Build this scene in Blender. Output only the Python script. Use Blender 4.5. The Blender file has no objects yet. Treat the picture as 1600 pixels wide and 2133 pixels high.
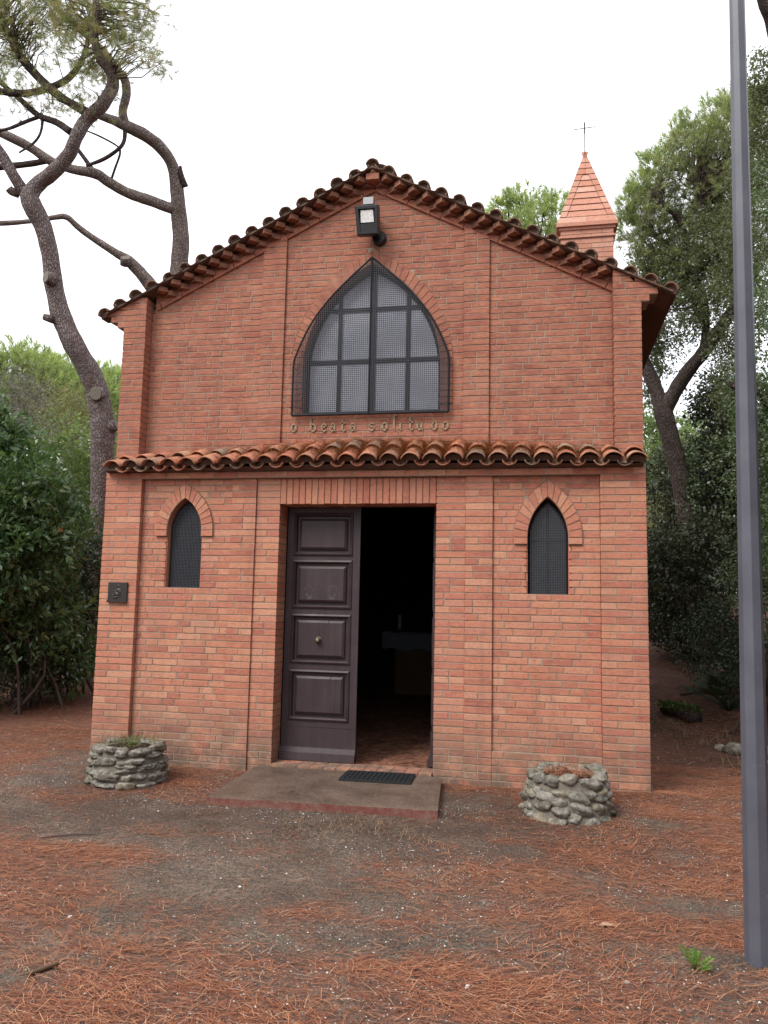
import bpy, bmesh, math, random
import numpy as np
from mathutils import Vector, Matrix, noise as mnoise

random.seed(7)
rng = np.random.default_rng(7)
scene = bpy.context.scene
C = scene.collection

# ------------------------------------------------------------------ camera
CAM = np.array([1.7661, -7.4526, 1.5959])
YAW, PITCH, ROLL, FOC = .1985, .113, -.021, 1656.7
FW = np.array([-math.sin(YAW) * math.cos(PITCH), math.cos(YAW) * math.cos(PITCH), math.sin(PITCH)])
_rt = np.array([math.cos(YAW), math.sin(YAW), 0.0])
_up = np.cross(_rt, FW)
RT = _rt * math.cos(ROLL) - _up * math.sin(ROLL)
UP = _up * math.cos(ROLL) + _rt * math.sin(ROLL)
cam_data = bpy.data.cameras.new('camera')
cam = bpy.data.objects.new('camera', cam_data)
C.objects.link(cam)
cam.matrix_world = Matrix(((RT[0], UP[0], -FW[0], CAM[0]), (RT[1], UP[1], -FW[1], CAM[1]),
                           (RT[2], UP[2], -FW[2], CAM[2]), (0, 0, 0, 1)))
cam_data.sensor_fit = 'VERTICAL'
cam_data.sensor_height = 36.0
cam_data.lens = FOC * 36.0 / 2133.0
cam_data.clip_end = 2000
cam_data.clip_start = 0.05
scene.camera = cam

# ------------------------------------------------------------------ sky, sun, exposure
SUN_EL, SUN_AZ = math.radians(48), math.radians(214)     # azimuth clockwise from +y: front, a little left
world = bpy.data.worlds.new('World')
scene.world = world
world.use_nodes = True
wn, wl = world.node_tree.nodes, world.node_tree.links
bg = wn['Background']
sky = wn.new('ShaderNodeTexSky')
sky.sky_type = 'NISHITA'
sky.sun_disc = False
sky.sun_elevation = SUN_EL
sky.sun_rotation = SUN_AZ
cloud = wn.new('ShaderNodeTexNoise')
cloud.inputs['Scale'].default_value = 2.2
cloud.inputs['Detail'].default_value = 4
cr = wn.new('ShaderNodeValToRGB')
cr.color_ramp.elements[0].position = .3
cr.color_ramp.elements[0].color = (7.9, 8.1, 8.6, 1)
cr.color_ramp.elements[1].position = .75
cr.color_ramp.elements[1].color = (9.4, 9.4, 9.8, 1)
mx = wn.new('ShaderNodeMixRGB')
mx.inputs[0].default_value = .93
tc = wn.new('ShaderNodeTexCoord')
wl.new(tc.outputs['Generated'], cloud.inputs['Vector'])
wl.new(cloud.outputs['Fac'], cr.inputs[0])
wl.new(sky.outputs[0], mx.inputs[1])
wl.new(cr.outputs[0], mx.inputs[2])
wl.new(mx.outputs[0], bg.inputs['Color'])
bg.inputs['Strength'].default_value = .1
sun_d = bpy.data.lights.new('sun', 'SUN')
sun_d.energy = 1.5
sun_d.angle = math.radians(24)
sun_d.color = (1, .96, .9)
sun = bpy.data.objects.new('sun', sun_d)
C.objects.link(sun)
_sd = Vector((math.sin(SUN_AZ) * math.cos(SUN_EL), math.cos(SUN_AZ) * math.cos(SUN_EL), math.sin(SUN_EL)))
sun.rotation_euler = _sd.to_track_quat('Z', 'Y').to_euler()
sun.location = (-4, -10, 14)
scene.view_settings.view_transform = 'Standard'
scene.view_settings.look = 'None'
scene.view_settings.gamma = 1
scene.view_settings.use_curve_mapping = False
scene.view_settings.exposure = 1.02
scene.render.engine = 'CYCLES'
scene.cycles.max_bounces = 8
scene.cycles.transparent_max_bounces = 8


def at(px, py, D):
    """A point in the world that lies D metres deep in the direction of a spot in the photograph."""
    return CAM + (FW + RT * (px - 800) / FOC + UP * (1066.5 - py) / FOC) * D


def project(P):
    d = np.asarray(P, float) - CAM
    z = d @ FW
    return 800 + FOC * (d @ RT) / z, 1066.5 - FOC * (d @ UP) / z, z


# ------------------------------------------------------------------ noise
def _hash(i, j, s):
    n = (i * 374761393 + j * 668265263 + s * 1442695041) & 0xffffffff
    n = ((n ^ (n >> 13)) * 1274126177) & 0xffffffff
    return ((n ^ (n >> 16)) & 0xffff) / 65535.0


def vnoise(x, y, s=0):
    x = np.asarray(x, float); y = np.asarray(y, float)
    i = np.floor(x).astype(np.int64); j = np.floor(y).astype(np.int64)
    u = x - i; v = y - j
    u = u * u * (3 - 2 * u); v = v * v * (3 - 2 * v)
    a, b = _hash(i, j, s), _hash(i + 1, j, s)
    c, d = _hash(i, j + 1, s), _hash(i + 1, j + 1, s)
    return (a * (1 - u) + b * u) * (1 - v) + (c * (1 - u) + d * u) * v


def fbm(x, y, s=0, o=4):
    r, a, t = 0, .5, 0
    for k in range(o):
        r = r + a * vnoise(np.asarray(x) * 2 ** k, np.asarray(y) * 2 ** k, s + k)
        t += a; a *= .5
    return r / t


def sstep(a, b, x):
    t = np.clip((np.asarray(x, float) - a) / (b - a), 0, 1)
    return t * t * (3 - 2 * t)


# ------------------------------------------------------------------ materials
class NT:
    def __init__(s, name):
        s.m = bpy.data.materials.new(name)
        s.m.use_nodes = True
        s.t = s.m.node_tree
        s.b = s.t.nodes['Principled BSDF']

    def n(s, kind, **kw):
        x = s.t.nodes.new('ShaderNode' + kind)
        for k, v in kw.items():
            if k in x.inputs:
                x.inputs[k].default_value = v
            else:
                setattr(x, k, v)
        return x

    def l(s, a, b):
        s.t.links.new(a, b)

    def ramp(s, fac, stops, interp='LINEAR'):
        r = s.n('ValToRGB')
        cr = r.color_ramp
        cr.interpolation = interp
        while len(cr.elements) < len(stops):
            cr.elements.new(.5)
        for e, (p, c) in zip(cr.elements, stops):
            e.position = p
            e.color = (*c, 1) if len(c) == 3 else c
        if fac is not None:
            s.l(fac, r.inputs[0])
        return r.outputs[0]

    def mix(s, fac, a, b, mode='MIX'):
        m = s.n('MixRGB', blend_type=mode)
        for k, v in ((0, fac), (1, a), (2, b)):
            if isinstance(v, (int, float)):
                m.inputs[k].default_value = v if k == 0 else (v, v, v, 1)
            elif isinstance(v, tuple):
                m.inputs[k].default_value = (*v, 1)
            else:
                s.l(v, m.inputs[k])
        return m.outputs[0]

    def math(s, op, a, b=None, clamp=False):
        m = s.n('Math', operation=op, use_clamp=clamp)
        for k, v in ((0, a), (1, b)):
            if v is None:
                continue
            if isinstance(v, (int, float)):
                m.inputs[k].default_value = v
            else:
                s.l(v, m.inputs[k])
        return m.outputs[0]

    def noise(s, scale, detail=4, rough=.55, vec=None, dist=0.0):
        x = s.n('TexNoise')
        x.inputs['Scale'].default_value = scale
        x.inputs['Detail'].default_value = detail
        x.inputs['Roughness'].default_value = rough
        x.inputs['Distortion'].default_value = dist
        s.l(vec if vec is not None else s.pos(), x.inputs['Vector'])
        return x.outputs['Fac']

    def pos(s):
        if not hasattr(s, '_g'):
            s._g = s.n('NewGeometry')
        return s._g.outputs['Position']

    def stretch(s, sx, sy, sz, vec=None):
        m = s.n('Mapping')
        m.inputs['Scale'].default_value = (sx, sy, sz)
        s.l(vec if vec is not None else s.pos(), m.inputs['Vector'])
        return m.outputs[0]

    def tint(s):
        a = s.n('Attribute', attribute_name='tint')
        o = s.n('ObjectInfo')
        return s.math('FRACT', s.math('ADD', a.outputs['Fac'], o.outputs['Random']))

    def bump(s, h, strength=.5, dist=.01):
        b = s.n('Bump')
        b.inputs['Strength'].default_value = strength
        b.inputs['Distance'].default_value = dist
        s.l(h, b.inputs['Height'])
        s.l(b.outputs[0], s.b.inputs['Normal'])

    def done(s, col, rough=.8, spec=.3, metal=0.0):
        if isinstance(col, tuple):
            s.b.inputs['Base Color'].default_value = (*col, 1)
        else:
            s.l(col, s.b.inputs['Base Color'])
        if isinstance(rough, (int, float)):
            s.b.inputs['Roughness'].default_value = rough
        else:
            s.l(rough, s.b.inputs['Roughness'])
        s.b.inputs['Specular IOR Level'].default_value = spec
        s.b.inputs['Metallic'].default_value = metal
        return s.m


def brick_mat(name, stops, stain=True, soft=.0):
    t = NT(name)
    base = t.ramp(t.tint(), stops)
    n1 = t.noise(9, 5, .65)
    c = t.mix(t.math('MULTIPLY', t.ramp(n1, [(.35, (0, 0, 0)), (.75, (1, 1, 1))]), .45), base, (.52, .225, .125))
    sv = t.noise(1.0, 5, .6, t.stretch(9, 9, 46), 1.6)
    c = t.mix(t.math('MULTIPLY', t.ramp(sv, [(.46, (0, 0, 0)), (.66, (1, 1, 1))]), .40), c, (.58, .28, .16))
    c = t.mix(t.math('MULTIPLY', t.ramp(sv, [(.30, (1, 1, 1)), (.42, (0, 0, 0))]), .35), c, (.25, .075, .055))
    n2 = t.noise(38, 4, .7)
    c = t.mix(t.ramp(n2, [(.50, (0, 0, 0)), (.78, (.65, .65, .65))]), c, (.23, .085, .055))
    run = t.noise(1.0, 5, .65, t.stretch(7, 7, .55), .4)
    c = t.mix(t.math('MULTIPLY', t.ramp(run, [(.52, (0, 0, 0)), (.72, (1, 1, 1))]), .32), c, (.17, .085, .062))
    n3 = t.noise(2.3, 5, .6)
    c = t.mix(t.ramp(n3, [(.52, (0, 0, 0)), (.8, (.38, .38, .38))]), c, (.44, .25, .17))
    sm = t.ramp(t.noise(6.5, 6, .7, t.stretch(.8, 1, 1.6)), [(.66, (0, 0, 0)), (.72, (.7, .7, .7))])
    c = t.mix(t.math('MULTIPLY', sm, .5), c, (.15, .11, .09))
    if stain:
        sep = t.n('SeparateXYZ')
        t.l(t.pos(), sep.inputs[0])
        low = t.n('MapRange')
        low.inputs['From Min'].default_value = .62
        low.inputs['From Max'].default_value = -.02
        t.l(sep.outputs['Z'], low.inputs['Value'])
        f = t.math('MULTIPLY', low.outputs[0], t.ramp(t.noise(4.2, 6, .7), [(.34, (0, 0, 0)), (.56, (1, 1, 1))]), clamp=True)
        c = t.mix(t.math('MULTIPLY', f, .9), c, (.125, .105, .08))
        pale = t.math('MULTIPLY', low.outputs[0], t.ramp(t.noise(11, 4, .7), [(.56, (0, 0, 0)), (.66, (.8, .8, .8))]), clamp=True)
        c = t.mix(t.math('MULTIPLY', pale, .55), c, (.42, .36, .29))
    t.bump(t.math('ADD', t.noise(60, 4, .7), t.math('MULTIPLY', t.noise(240, 2), .4)), .45, .006)
    return t.done(c, .88, .2)


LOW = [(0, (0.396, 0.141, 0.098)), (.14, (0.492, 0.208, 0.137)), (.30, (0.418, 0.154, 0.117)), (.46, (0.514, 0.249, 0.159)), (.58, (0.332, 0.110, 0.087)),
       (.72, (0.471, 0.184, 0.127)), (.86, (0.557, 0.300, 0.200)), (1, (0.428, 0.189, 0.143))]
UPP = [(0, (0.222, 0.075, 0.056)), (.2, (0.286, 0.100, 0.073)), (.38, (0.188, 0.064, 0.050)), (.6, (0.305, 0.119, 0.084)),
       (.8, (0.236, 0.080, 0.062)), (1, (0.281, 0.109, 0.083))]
M = {}
M['brick'] = brick_mat('brick_lower', LOW)
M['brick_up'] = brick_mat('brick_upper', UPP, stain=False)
M['brick_dim'] = brick_mat('brick_dirt_shade', [(0, (.095, .046, .038)), (.5, (.14, .064, .050)), (1, (.115, .062, .050))], stain=False)  # dirty brick, darkened further for the shade under the verge
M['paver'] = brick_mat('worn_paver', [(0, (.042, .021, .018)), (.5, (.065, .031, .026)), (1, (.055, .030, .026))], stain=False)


def simple(name, col, rough=.8, spec=.3, metal=0.0, nscale=20, amt=.25, bump=.2, bdist=.005, col2=None):
    t = NT(name)
    c2 = col2 or tuple(max(0, x * .55) for x in col)
    f = t.ramp(t.noise(nscale, 5, .65), [(.35, (0, 0, 0)), (.72, (1, 1, 1))])
    c = t.mix(t.math('MULTIPLY', f, amt), col, c2)
    if bump:
        t.bump(t.noise(nscale * 4, 4, .65), bump, bdist)
    return t.done(c, rough, spec, metal)


M['mortar'] = simple('mortar', (.33, .26, .20), .95, .1, nscale=14, amt=.6, bump=.5, col2=(.19, .145, .115))
M['letter'] = simple('letter_mortar', (.34, .25, .17), .95, .1, nscale=30, amt=.4)
M['iron'] = simple('black_iron', (.011, .012, .017), .55, .4, nscale=40, amt=.4)
M['mesh_pale'] = simple('galvanised_mesh', (.045, .049, .06), .5, .5, nscale=30, amt=.4, bump=0)
M['mesh'] = simple('iron_mesh', (.02, .023, .032), .5, .5, nscale=30, amt=.4, bump=0)
M['dark'] = simple('interior_dark', (.020, .018, .019), .95, .1)  # near black: darkness of the unlit room put into the colour
M['cable'] = simple('black_plastic', (.012, .013, .016), .4, .5, nscale=60, amt=.2)
M['cloth'] = simple('altar_linen', (.20, .22, .27), .9, .1)
M['candle'] = simple('candle_wax', (.4, .38, .34), .5, .3)
M['bronze'] = simple('bronze', (.065, .055, .05), .45, .5, .6, nscale=60, amt=.5, col2=(.03, .035, .035))
M['brass'] = simple('brass', (.14, .115, .075), .48, .5, .7, nscale=80, amt=.4)
M['rubber'] = simple('rubber', (.02, .022, .024), .7, .3, nscale=80, amt=.3)
M['alu'] = simple('aluminium', (.24, .24, .245), .5, .5, .6, nscale=60, amt=.2)
M['soil'] = simple('soil', (.055, .042, .03), .98, .05, nscale=40, amt=.6, bump=.8, bdist=.02)
M['wood'] = simple('pale_wood', (.13, .075, .045), .7, .3, nscale=12, amt=.4)
M['oldmetal'] = simple('cross_iron', (.05, .035, .03), .8, .2)


def pane_mat():
    t = NT('frosted_glass')
    c = t.mix(t.ramp(t.noise(2.5, 4), [(.3, (0, 0, 0)), (.7, (1, 1, 1))]), (.36, .38, .45), (.55, .57, .64))
    return t.done(c, .32, .5)


M['pane'] = pane_mat()
M['darkpane'] = simple('dark_glass', (.012, .014, .018), .25, .5, nscale=5, amt=.3, bump=0)


def glass_mat():
    t = NT('lamp_glass')
    c = t.mix(t.ramp(t.noise(50, 2), [(.4, (0, 0, 0)), (.6, (1, 1, 1))]), (.62, .62, .60), (.8, .8, .78))
    return t.done(c, .2, .6)


M['glass'] = glass_mat()


def door_mat():
    t = NT('door_paint')
    v = t.stretch(30, 30, 1.6)
    g = t.noise(1.0, 6, .6, v)
    c = t.mix(t.ramp(g, [(.3, (0, 0, 0)), (.75, (1, 1, 1))]), (.030, .017, .0195), (.050, .030, .034))
    w = t.noise(3.2, 5, .65)
    c = t.mix(t.math('MULTIPLY', t.ramp(w, [(.48, (0, 0, 0)), (.75, (1, 1, 1))]), .35), c, (.08, .06, .064))
    t.bump(g, .15, .003)
    return t.done(c, t.ramp(w, [(.3, (.42, .42, .42)), (.7, (.6, .6, .6))]), .4)


M['door'] = door_mat()
M['hand'] = simple('chalk_smear', (.10, .085, .10), .8, .2, nscale=60, amt=.85, col2=(.045, .032, .038), bump=0)


def tile_mat(name, stops):
    t = NT(name)
    base = t.ramp(t.tint(), stops)
    c = t.mix(t.ramp(t.noise(7, 5, .65), [(.42, (0, 0, 0)), (.7, (.8, .8, .8))]), base, (.13, .095, .065))
    c = t.mix(t.ramp(t.noise(24, 5, .7), [(.55, (0, 0, 0)), (.68, (.55, .55, .55))]), c, (.30, .25, .16))
    c = t.mix(t.ramp(t.noise(13, 6, .7), [(.66, (0, 0, 0)), (.74, (.75, .75, .75))]), c, (.05, .042, .038))
    t.bump(t.noise(45, 5, .7), .5, .008)
    return t.done(c, .9, .2)


M['tile'] = tile_mat('roof_tile_red', [(0, (0.403, 0.137, 0.085)), (.25, (0.520, 0.221, 0.130)), (.45, (0.286, 0.137, 0.091)), (.62, (0.468, 0.260, 0.169)), (.8, (0.494, 0.182, 0.104)), (.9, (0.221, 0.143, 0.104)), (1, (0.351, 0.247, 0.169))])
M['tile_dark'] = tile_mat('roof_tile_dark', [(0, (0.130, 0.078, 0.058)), (.4, (0.195, 0.104, 0.072)), (.7, (0.111, 0.078, 0.065)), (1, (0.221, 0.130, 0.091))])


def step_mat():
    t = NT('doorstep_cement')
    c = t.mix(t.ramp(t.noise(2.2, 6, .65), [(.35, (0, 0, 0)), (.65, (1, 1, 1))]), (.068, .042, .031), (.135, .088, .064))
    c = t.mix(t.ramp(t.noise(9, 6, .7), [(.55, (0, 0, 0)), (.75, (.8, .8, .8))]), c, (.07, .05, .04))
    c = t.mix(t.ramp(t.noise(60, 5, .75), [(.48, (0, 0, 0)), (.66, (.7, .7, .7))]), c, (.22, .17, .135))
    c = t.mix(t.ramp(t.noise(33, 5, .75), [(.52, (0, 0, 0)), (.68, (.8, .8, .8))]), c, (.045, .034, .028))
    g = t.n('NewGeometry')
    s = t.n('SeparateXYZ'); t.l(g.outputs['Normal'], s.inputs[0])
    side = t.math('LESS_THAN', s.outputs['Z'], .5)
    red = t.mix(t.ramp(t.noise(16, 5, .7), [(.4, (0, 0, 0)), (.65, (1, 1, 1))]), (.15, .042, .032), (.19, .105, .08))
    c = t.mix(side, c, red)
    t.bump(t.noise(50, 5, .7), .4, .006)
    return t.done(c, t.ramp(t.noise(2.2, 6), [(.35, (.45, .45, .45)), (.65, (.85, .85, .85))]), .35)


M['step'] = step_mat()


def stone_mat():
    t = NT('field_stone')
    base = t.ramp(t.tint(), [(0, (.12, .105, .085)), (.3, (.19, .175, .145)), (.6, (.10, .09, .078)), (.85, (.25, .21, .14)), (1, (.16, .15, .135))])
    c = t.mix(t.ramp(t.noise(18, 6, .7), [(.45, (0, 0, 0)), (.6, (1, 1, 1))]), base, (.31, .29, .25))
    c = t.mix(t.ramp(t.noise(30, 6, .7), [(.5, (0, 0, 0)), (.66, (.9, .9, .9))]), c, (.07, .065, .055))
    c = t.mix(t.ramp(t.noise(5, 4, .6), [(.58, (0, 0, 0)), (.72, (.6, .6, .6))]), c, (.07, .075, .04))
    t.bump(t.noise(35, 6, .72), .8, .012)
    return t.done(c, .95, .15)


M['stone'] = stone_mat()
M['cement'] = simple('planter_cement', (.20, .175, .145), .95, .1, nscale=18, amt=.6, bump=.7, bdist=.01)


def bark_mat(name, a, b, dk, sc=1.0):
    t = NT(name)
    v = t.n('TexVoronoi', feature='DISTANCE_TO_EDGE')
    v.inputs['Scale'].default_value = 1.0
    w = t.n('MixRGB', blend_type='ADD'); w.inputs[0].default_value = 1.8
    t.l(t.stretch(40 * sc, 40 * sc, 10 * sc), w.inputs[1])
    nn = t.n('TexNoise'); nn.inputs['Scale'].default_value = 9; nn.inputs['Detail'].default_value = 4
    t.l(t.pos(), nn.inputs['Vector']); t.l(nn.outputs['Color'], w.inputs[2])
    t.l(w.outputs[0], v.inputs['Vector'])
    crack = t.ramp(v.outputs['Distance'], [(.0, (.1, .1, .1)), (.22, (1, 1, 1))])
    pl = t.ramp(t.noise(5, 5, .65), [(.35, (0, 0, 0)), (.65, (1, 1, 1))])
    c = t.mix(pl, a, b)
    c = t.mix(t.ramp(t.noise(26, 5, .7), [(.45, (0, 0, 0)), (.7, (.7, .7, .7))]), c, tuple(x * .5 for x in a))
    c = t.mix(t.math('ADD', t.math('MULTIPLY', crack, .65), .35), dk, c)
    t.bump(t.math('ADD', crack, t.math('MULTIPLY', t.noise(40, 5, .7), .5)), .9, .025)
    return t.done(c, .95, .1)


M['bark'] = bark_mat('pine_bark', (.25, .185, .165), (.34, .30, .295), (.10, .08, .074))
M['bark3'] = bark_mat('pine_bark_skylit', (.27, .20, .17), (.36, .315, .30), (.11, .088, .078))  # bark lightened: sky light on the twisting pine put into its colour
M['bark2'] = bark_mat('pine_bark_dark', (.095, .07, .06), (.14, .115, .105), (.035, .028, .026))
M['endgrain'] = simple('cut_wood', (.20, .18, .15), .9, .1, nscale=30, amt=.6)
M['twig'] = simple('twig_bark', (.085, .065, .055), .95, .1)


def leaf_mat(name, stops, trans=.35, rough=.45, spec=.4):
    t = NT(name)
    a = t.n('Attribute', attribute_name='tint')
    c = t.ramp(a.outputs['Fac'], stops)
    t.done(c, rough, spec)
    tr = t.n('BsdfTranslucent')
    bright = t.mix(1.0, c, (1.5, 1.6, .8), 'MULTIPLY')
    t.l(bright, tr.inputs['Color'])
    m = t.n('MixShader')
    m.inputs[0].default_value = trans
    t.l(t.b.outputs[0], m.inputs[1]); t.l(tr.outputs[0], m.inputs[2])
    t.l(m.outputs[0], t.t.nodes['Material Output'].inputs['Surface'])
    return t.m


M['needle'] = leaf_mat('pine_needles', [(0, (0.168, 0.193, 0.110)), (.4, (0.245, 0.278, 0.153)), (.75, (0.332, 0.357, 0.207)), (.9, (0.345, 0.303, 0.212)), (1, (0.399, 0.280, 0.204))], .4)
M['needle_brt'] = leaf_mat('pine_needles_fresh', [(0, (0.182, 0.231, 0.100)), (.5, (0.272, 0.330, 0.157)), (1, (0.423, 0.465, 0.243))], .5)
M['needle_old'] = leaf_mat('pine_needles_dry', [(0, (0.171, 0.222, 0.094)), (.5, (0.255, 0.268, 0.138)), (.8, (0.363, 0.286, 0.196)), (1, (0.497, 0.290, 0.200))], .35)
M['oak'] = leaf_mat('holm_oak_leaf', [(0, (0.051, 0.082, 0.043)), (.5, (0.090, 0.128, 0.065)), (.85, (0.139, 0.177, 0.090)), (1, (0.222, 0.241, 0.146))], .25, .4, .5)
M['laurel'] = leaf_mat('laurel_leaf', [(0, (0.040, 0.083, 0.036)), (.5, (0.070, 0.130, 0.051)), (.88, (0.120, 0.183, 0.072)), (.97, (0.213, 0.252, 0.098)), (1, (0.537, 0.205, 0.127))], .3, .3, .6)
M['fresh'] = leaf_mat('fresh_leaf', [(0, (0.083, 0.123, 0.055)), (.5, (0.152, 0.207, 0.091)), (1, (0.264, 0.319, 0.153))], .45, .4, .4)
M['olive'] = leaf_mat('dry_shrub_leaf', [(0, (0.112, 0.128, 0.060)), (.5, (0.184, 0.184, 0.100)), (.8, (0.274, 0.223, 0.139)), (1, (0.362, 0.245, 0.161))], .35)
M['grey'] = leaf_mat('grey_twigs', [(0, (.09, .08, .07)), (1, (.20, .18, .165))], .1)
M['palm'] = leaf_mat('palm_leaf', [(0, (.022, .038, .018)), (1, (.042, .062, .03))], .2)
M['moss'] = leaf_mat('moss', [(0, (.03, .055, .012)), (1, (.07, .11, .02))], .2)
M['oak_pale'] = leaf_mat('pale_oak_leaf', [(0, (.07, .085, .045)), (.5, (.115, .13, .075)), (1, (.19, .20, .13))], .4, .4, .5)
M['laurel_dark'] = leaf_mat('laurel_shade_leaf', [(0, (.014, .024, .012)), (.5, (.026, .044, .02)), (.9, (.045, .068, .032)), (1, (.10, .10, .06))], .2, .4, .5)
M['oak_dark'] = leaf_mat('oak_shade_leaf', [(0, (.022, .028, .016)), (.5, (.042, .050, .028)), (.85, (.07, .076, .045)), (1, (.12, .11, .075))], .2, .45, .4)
M['weed'] = leaf_mat('bright_leaf', [(0, (.12, .22, .04)), (.5, (.16, .28, .055)), (1, (.22, .33, .09))], .4)
M['litter'] = leaf_mat('fallen_needles', [(0, (.12, .045, .032)), (.2, (.24, .082, .048)), (.45, (.38, .145, .075)), (.68, (.50, .235, .13)), (.86, (.60, .36, .22)), (1, (.64, .48, .34))], .1, .7, .2)
M['strawgrass'] = leaf_mat('dry_grass', [(0, (.12, .085, .05)), (1, (.26, .18, .10))], .2, .7)
M['chip'] = leaf_mat('pebble', [(0, (0.091, 0.085, 0.078)), (.45, (0.208, 0.195, 0.182)), (.75, (0.390, 0.364, 0.325)), (1, (0.754, 0.715, 0.650))], 0, .8)


def post_mat():
    t = NT('galvanised_paint')
    c = t.mix(t.ramp(t.noise(4, 5, .6), [(.35, (0, 0, 0)), (.7, (1, 1, 1))]), (.075, .078, .098), (.105, .108, .132))
    c = t.mix(t.ramp(t.noise(55, 3, .6), [(.73, (0, 0, 0)), (.76, (1, 1, 1))]), c, (.33, .33, .36))
    return t.done(c, .42, .45)


M['post'] = post_mat()


def ground_mat():
    t = NT('forest_floor')
    a = t.n('Attribute', attribute_name='litter')
    dirt = t.mix(t.ramp(t.noise(2.2, 6, .65), [(.32, (0, 0, 0)), (.68, (1, 1, 1))]), (.105, .072, .052), (.225, .165, .125))
    dirt = t.mix(t.ramp(t.noise(26, 6, .75), [(.42, (0, 0, 0)), (.62, (.9, .9, .9))]), dirt, (.075, .06, .05))
    grit = t.ramp(t.noise(120, 3, .7), [(.58, (0, 0, 0)), (.68, (1, 1, 1))])
    fine = t.ramp(t.noise(75, 4, .8), [(.36, (.38, .38, .38)), (.5, (1, 1, 1)), (.64, (1.9, 1.9, 1.9))])
    dirt = t.mix(.75, dirt, fine, 'MULTIPLY')
    dirt = t.mix(t.math('MULTIPLY', grit, .6), dirt, (.42, .39, .35))
    w = t.n('TexNoise'); w.inputs['Scale'].default_value = 1; w.inputs['Detail'].default_value = 6; w.inputs['Roughness'].default_value = .75
    t.l(t.stretch(14, 42, 20), w.inputs['Vector'])
    red = t.ramp(w.outputs['Fac'], [(.34, (.055, .036, .029)), (.46, (.135, .066, .047)), (.58, (.26, .108, .066)), (.74, (.42, .21, .125))])
    f = t.math('ADD', a.outputs['Fac'], t.math('MULTIPLY', t.math('SUBTRACT', t.noise(7, 6, .7), .5), 1.6))
    f = t.ramp(f, [(.30, (0, 0, 0)), (.70, (.85, .85, .85))])
    red = t.mix(.6, red, fine, 'MULTIPLY')
    c = t.mix(f, dirt, red)
    sd = t.n('Attribute', attribute_name='shade_damp')  # painted tree shade on the banks, damp soil by the step
    c = t.mix(t.math('MULTIPLY', sd.outputs['Fac'], t.ramp(t.noise(3.5, 6, .7), [(.3, (.35, .35, .35)), (.6, (.95, .95, .95))])), c, t.mix(1.0, (.055, .031, .023), fine, 'MULTIPLY'))
    h = t.math('ADD', t.noise(30, 6, .75), t.math('MULTIPLY', t.noise(150, 3, .7), .5))
    t.bump(h, .9, .02)
    return t.done(c, .95, .15)


M['ground'] = ground_mat()


# ------------------------------------------------------------------ objects
def W(o):
    return o['_w'] if False else Vector(o.location) + (W(o.parent) if o.parent else Vector((0, 0, 0)))


def tag(o, label=None, cat=None, group=None, kind=None):
    if label: o['label'] = label
    if cat: o['category'] = cat
    if group: o['group'] = group
    if kind: o['kind'] = kind
    return o


def empty(name, loc, label=None, cat=None, group=None):
    o = bpy.data.objects.new(name, None)
    o.empty_display_size = .2
    C.objects.link(o)
    o.location = loc
    return tag(o, label, cat, group)


def link(name, mesh, mat, parent=None, loc=(0, 0, 0), rot=None, scale=None):
    o = bpy.data.objects.new(name, mesh)
    C.objects.link(o)
    if mat is not None and not mesh.materials:
        mesh.materials.append(mat)
    p = Vector(loc)
    if parent is not None:
        o.parent = parent
        p = p - W(parent)
    o.location = p
    if rot is not None: o.rotation_euler = rot
    if scale is not None: o.scale = scale
    return o


def shade(me, on=True):
    me.polygons.foreach_set('use_smooth', [on] * len(me.polygons))


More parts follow.
